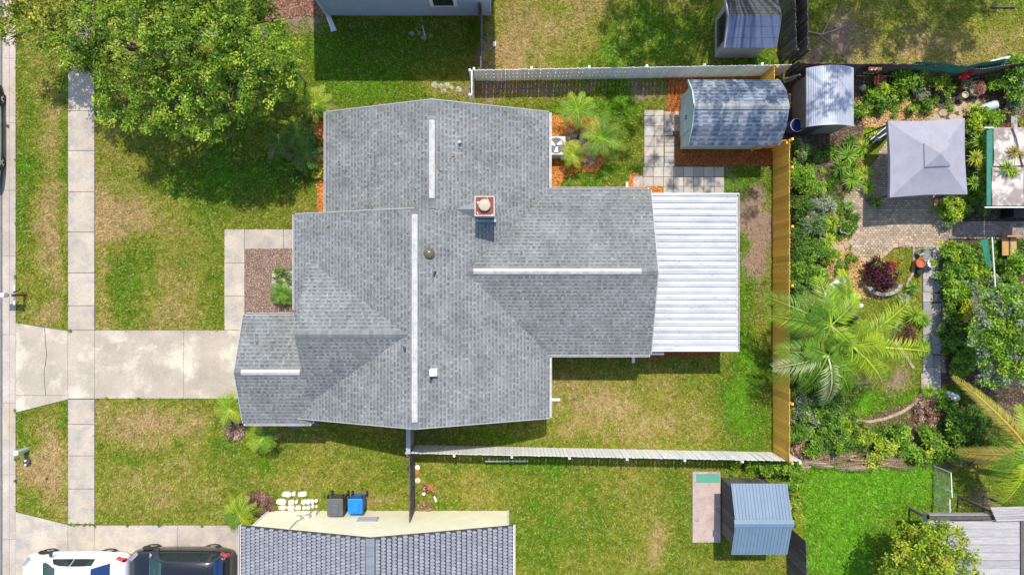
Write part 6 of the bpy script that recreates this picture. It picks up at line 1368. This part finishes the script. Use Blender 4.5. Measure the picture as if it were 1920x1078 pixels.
pot('hanging basket of reddish plants near the upper right corner', 1833, 166, .30, .5, 'beige', [(.45,.16,.1),(.3,.1,.07),(.45,.3,.2)], pr=.26)
pot('pot with pale hoop plant beside the hanging basket', 1812, 158, .18, .5, 'terra', GG+YG, pr=.2)
pot('tan vase standing on bare earth below the hoop plant', 1810, 178, .13, .5, 'beige')
pot('small pot of succulents at the right edge planter', 1893, 240, .15, .2, 'terra', [(.4,.2,.1)], pr=.12)
pot('pot of white blooms at the right end of the planter wall', 1912, 165, .2, .5, 'white', GG, pr=.2)
fl2 = shrub('flower', 'magenta flower cluster in the flower garden', 1771, 171, .17, .5, [(.45,.06,.33),(.55,.12,.42)], leaf=.06, dens=60, cr=.07, cat='flower')
b = MB(); rx, ry = P(1808, 142, 1.0); N_ = 8
for i in range(N_):
    for j in range(4):
        b.poly(face_up([(rx-.28+.07*u, ry-.14+.07*v, 1.0+.12*math.sin(u*1.3+v)+.03*v) for u, v in ((i, j), (i+1, j), (i+1, j+1), (i, j+1))]))
tag(b.build('red_cloth', M['redcloth']), 'bright red cloth hanging below the green shade cloth', 'cloth')
hs = empty('garden_hose', (*P(1835, 134), 0), 'coiled white hose on the fence at the upper right', 'hose')
MB().tube([(-.45,-.1,1.2),(-.3,.05,1.3),(.0,-.0,1.3),(.35,.12,1.3),(.42,.2,1.3),(.1,.12,1.35),(-.3,.02,1.3),(-.42,-.12,1.25),(-.1,-.1,1.2),(.3,.05,1.25)], .035, 6).build('coil', M['white'], hs)
lg = empty('fallen_log', (*P(1850, 207), 0), 'pale green log with cut end lying above the gazebo corner', 'log')
d0 = Vector((*P(1832, 208, .2), .15))-Vector((*P(1850, 207), 0)); d1 = Vector((*P(1866, 197, .2), .25))-Vector((*P(1850, 207), 0))
MB().tube([d0, d0.lerp(d1, .5), d1], [.17, .19, .20], 14, cap=False).build('bark_tube', M['sagemetal'], lg); n_ = (d1-d0).normalized()
MB().tube([d1-n_*.02, d1+n_*.015], [.19, .19], 14).build('cut_end', M['beige'], lg)
pw = empty('planter_wall', (*P(1892, 210), 0), 'low wooden planter wall near the upper right edge', 'planter')
for k in range(5): MB().box(-.13, .13, -.95+k*.38, -.6+k*.38, 0, .32+random.uniform(-.01, .02)).build('block', M['greywood'], pw)
rock('round reddish stone on tan mulch', 1652, 200, .16, 'terra', h=.7); rock('pale stone at the arched shed corner', 1618, 166, .16, 'stone', h=.9)
# pond with wavy white rim
pn = empty('pond', (*P(1581, 428), 0), 'small round pond with wavy white rim at the patio edge', 'pond')
pts = [((.27+.04*math.cos(5*t))*math.cos(t), (.27+.04*math.cos(5*t))*math.sin(t), .28) for t in [2*math.pi*j/40 for j in range(41)]]
MB().tube(pts, .03, 6, cap=False).build('rim', M['rock'], pn); MB().lathe([(.26, 0), (.26, .2)], 30).build('water', mat('pond_water', (.03,.06,.03), rough=.2), pn)
V, C = lobes_leaves([(0, .04, .25, .22)], .07, DG+MG, 260, .1); np_mesh('water_plant', V, np.arange(len(V)).reshape(-1, 4), C, M['leaf'], pn)
# stone planter crescent below the burgundy shrub, and bench
cp = empty('stone_planter', (*P(1640, 530), 0), 'curved grey stone planter below the burgundy shrub', 'planter')
for k in range(7):
    a0 = math.radians(200+k*22); a1 = math.radians(200+(k+.92)*22); r0, r1 = .48, .62
    MB().hexa([(r*1.3*math.cos(a)+.25, r*.95*math.sin(a)-.0, 0) for r, a in ((r0, a0), (r0, a1), (r1, a1), (r1, a0))][::-1], [(r*1.3*math.cos(a)+.25, r*.95*math.sin(a), .35) for r, a in ((r0, a0), (r0, a1), (r1, a1), (r1, a0))][::-1]).build('block', M['rock'], cp)
bn = empty('stone_bench', (*P(1557, 540), 0), 'curved pale stone bench left of the palm frond', 'bench')
b = MB(); pr = None
for k in range(8):
    a = math.radians(95+k*14); cur = [(1.05*math.cos(a)+.55, .9*math.sin(a)-.45), (.80*math.cos(a)+.55, .68*math.sin(a)-.45)]
    if pr: b.hexa([(*q, .36) for q in (pr[0], cur[0], cur[1], pr[1])], [(*q, .44) for q in (pr[0], cur[0], cur[1], pr[1])])
    pr = cur
b.build('seat', M['acpaint'], bn)
for a in (100, 180): MB().box(.92*math.cos(math.radians(a))+.5, .92*math.cos(math.radians(a))+.65, .78*math.sin(math.radians(a))-.5, .78*math.sin(math.radians(a))-.35, 0, .355).build('leg', M['acpaint'], bn)
# mesh panel and cloth beside the thicket
mp = empty('mesh_panel', (*P(1843, 470), 0), 'dark green mesh panel with white post below the brick path', 'panel')
gx0, gy0 = P(1843, 470)
MB().hexa([(*(np.array(P(1838,450,1.2))-np.array((gx0,gy0))), 1.2), (*(np.array(P(1852,448,1.3))-np.array((gx0,gy0))), 1.3), (*(np.array(P(1858,500,1.3))-np.array((gx0,gy0))), 1.3), (*(np.array(P(1848,495,1.2))-np.array((gx0,gy0))), 1.2)][::-1], [(*(np.array(P(1838,450,1.2))-np.array((gx0,gy0))), 1.22), (*(np.array(P(1852,448,1.3))-np.array((gx0,gy0))), 1.32), (*(np.array(P(1858,500,1.3))-np.array((gx0,gy0))), 1.32), (*(np.array(P(1848,495,1.2))-np.array((gx0,gy0))), 1.22)][::-1]).build('mesh_sheet', M['greentarp'], mp)
MB().tube([(*(np.array(P(1860,445,1.35))-np.array((gx0,gy0))), 1.35), (*(np.array(P(1867,550,1.35))-np.array((gx0,gy0))), 1.35)], .03).build('rail', M['acpaint'], mp)
tc = empty('tan_chair', (*P(1878, 462), 0), 'tan cloth seat on a dark frame below the brick path', 'seat')
MB().box(-.30, .32, -.42, .42, .4, .46).build('seat', M['tan'], tc)
for sx in (-.28, .3):
    for sy_ in (-.4, .4): MB().box(sx-.02, sx+.02, sy_-.02, sy_+.02, 0, .39).build('leg', M['darkgrey'], tc)
MB().box(-.02, .03, -.43, .5, .465, .5).build('brace', M['darkgrey'], tc); MB().box(-.32, .34, .36, .42, .465, .8).build('backrest', M['tan'], tc)
# green netting dome
nd = empty('netting_frame', (*P(1880, 690), 0), 'pale green netting stretched over the plants at the right edge', 'netting')
c0 = np.array((*P(1880, 690), 0)); b = MB(); q = [P3(1827,648,1.9), P3(1832,690,1.9), P3(1855,722,1.9), P3(1990,725,1.9), P3(1990,640,2.2), P3(1860,630,2.2)]
top = Vector((*P(1920,680,2.7), 2.7))-Vector(c0)
for i in range(6): b.poly(face_up([Vector(q[i])-Vector(c0), Vector(q[(i+1) % 6])-Vector(c0), top]))
b.build('netting_sheet', M['netting'], nd)
for i in (1, 3, 4): v = Vector(q[i])-Vector(c0); MB().tube([(v.x, v.y, 0), v], .02).build('pole', M['darkgrey'], nd)
# chain fence
cf = empty('chain_fence', (*P(1748, 972), 0), 'thin galvanised chain link fence line beside the shaded yard', 'fence')
y1_ = P(0, 872)[1]-P(0, 972)[1]
MB().tube([(.03, 0, 1.2), (0, y1_*.52, 1.2)], .022).build('top_rail', M['white'], cf); MB().tube([(.10, y1_*.55, 1.2), (.05, y1_, 1.2)], .022).build('top_rail', M['white'], cf)
for k in range(4): MB().tube([(.03, k*y1_/3, 0), (.03, k*y1_/3, 1.25)], .022).build('post', M['acpaint'], cf)
b = MB(); s_ = 0
while s_ < y1_: b.tube([(.03, s_, .03), (.03, min(s_+1.1, y1_), 1.17)], .003, 3); b.tube([(.03, s_, 1.17), (.03, min(s_+1.1, y1_), .03)], .003, 3); s_ += .09
b.build('mesh_wire', M['acpaint'], cf)
# bare twigs on the sparse yard
tw = empty('fallen_branch', (*P(1540, 62), 0), 'pale fallen branch lying in the sparse yard', 'branch')
MB().tube([(-1.0,.1,.05),(-.5,.0,.06),(0,-.1,.08),(.6,.1,.06),(1.1,.35,.05)], [.03,.035,.03,.02,.01], 6).tube([(-.0,-.1,.08),(.3,.5,.1),(.5,.75,.08)], [.025,.015,.008], 5).tube([(-.2,-.05,.07),(.4,-.5,.06)], [.02,.008], 5).tube([(.3,.5,.1),(.6,.3,.08)], [.012,.006], 5).build('stem', M['twig'], tw)
tb2 = MB().box(*sorted((P(1856,0)[0], P(1902,0)[0])), P(0,16)[1], P(0,14)[1], 0, .1); tb2 = tb2.build('edging_timber', M['darkwood']); tb2.rotation_euler = (0,0,0)
tb2.location = (0,0,0); tag(tb2, 'dark edging timber at the top right corner', 'timber')
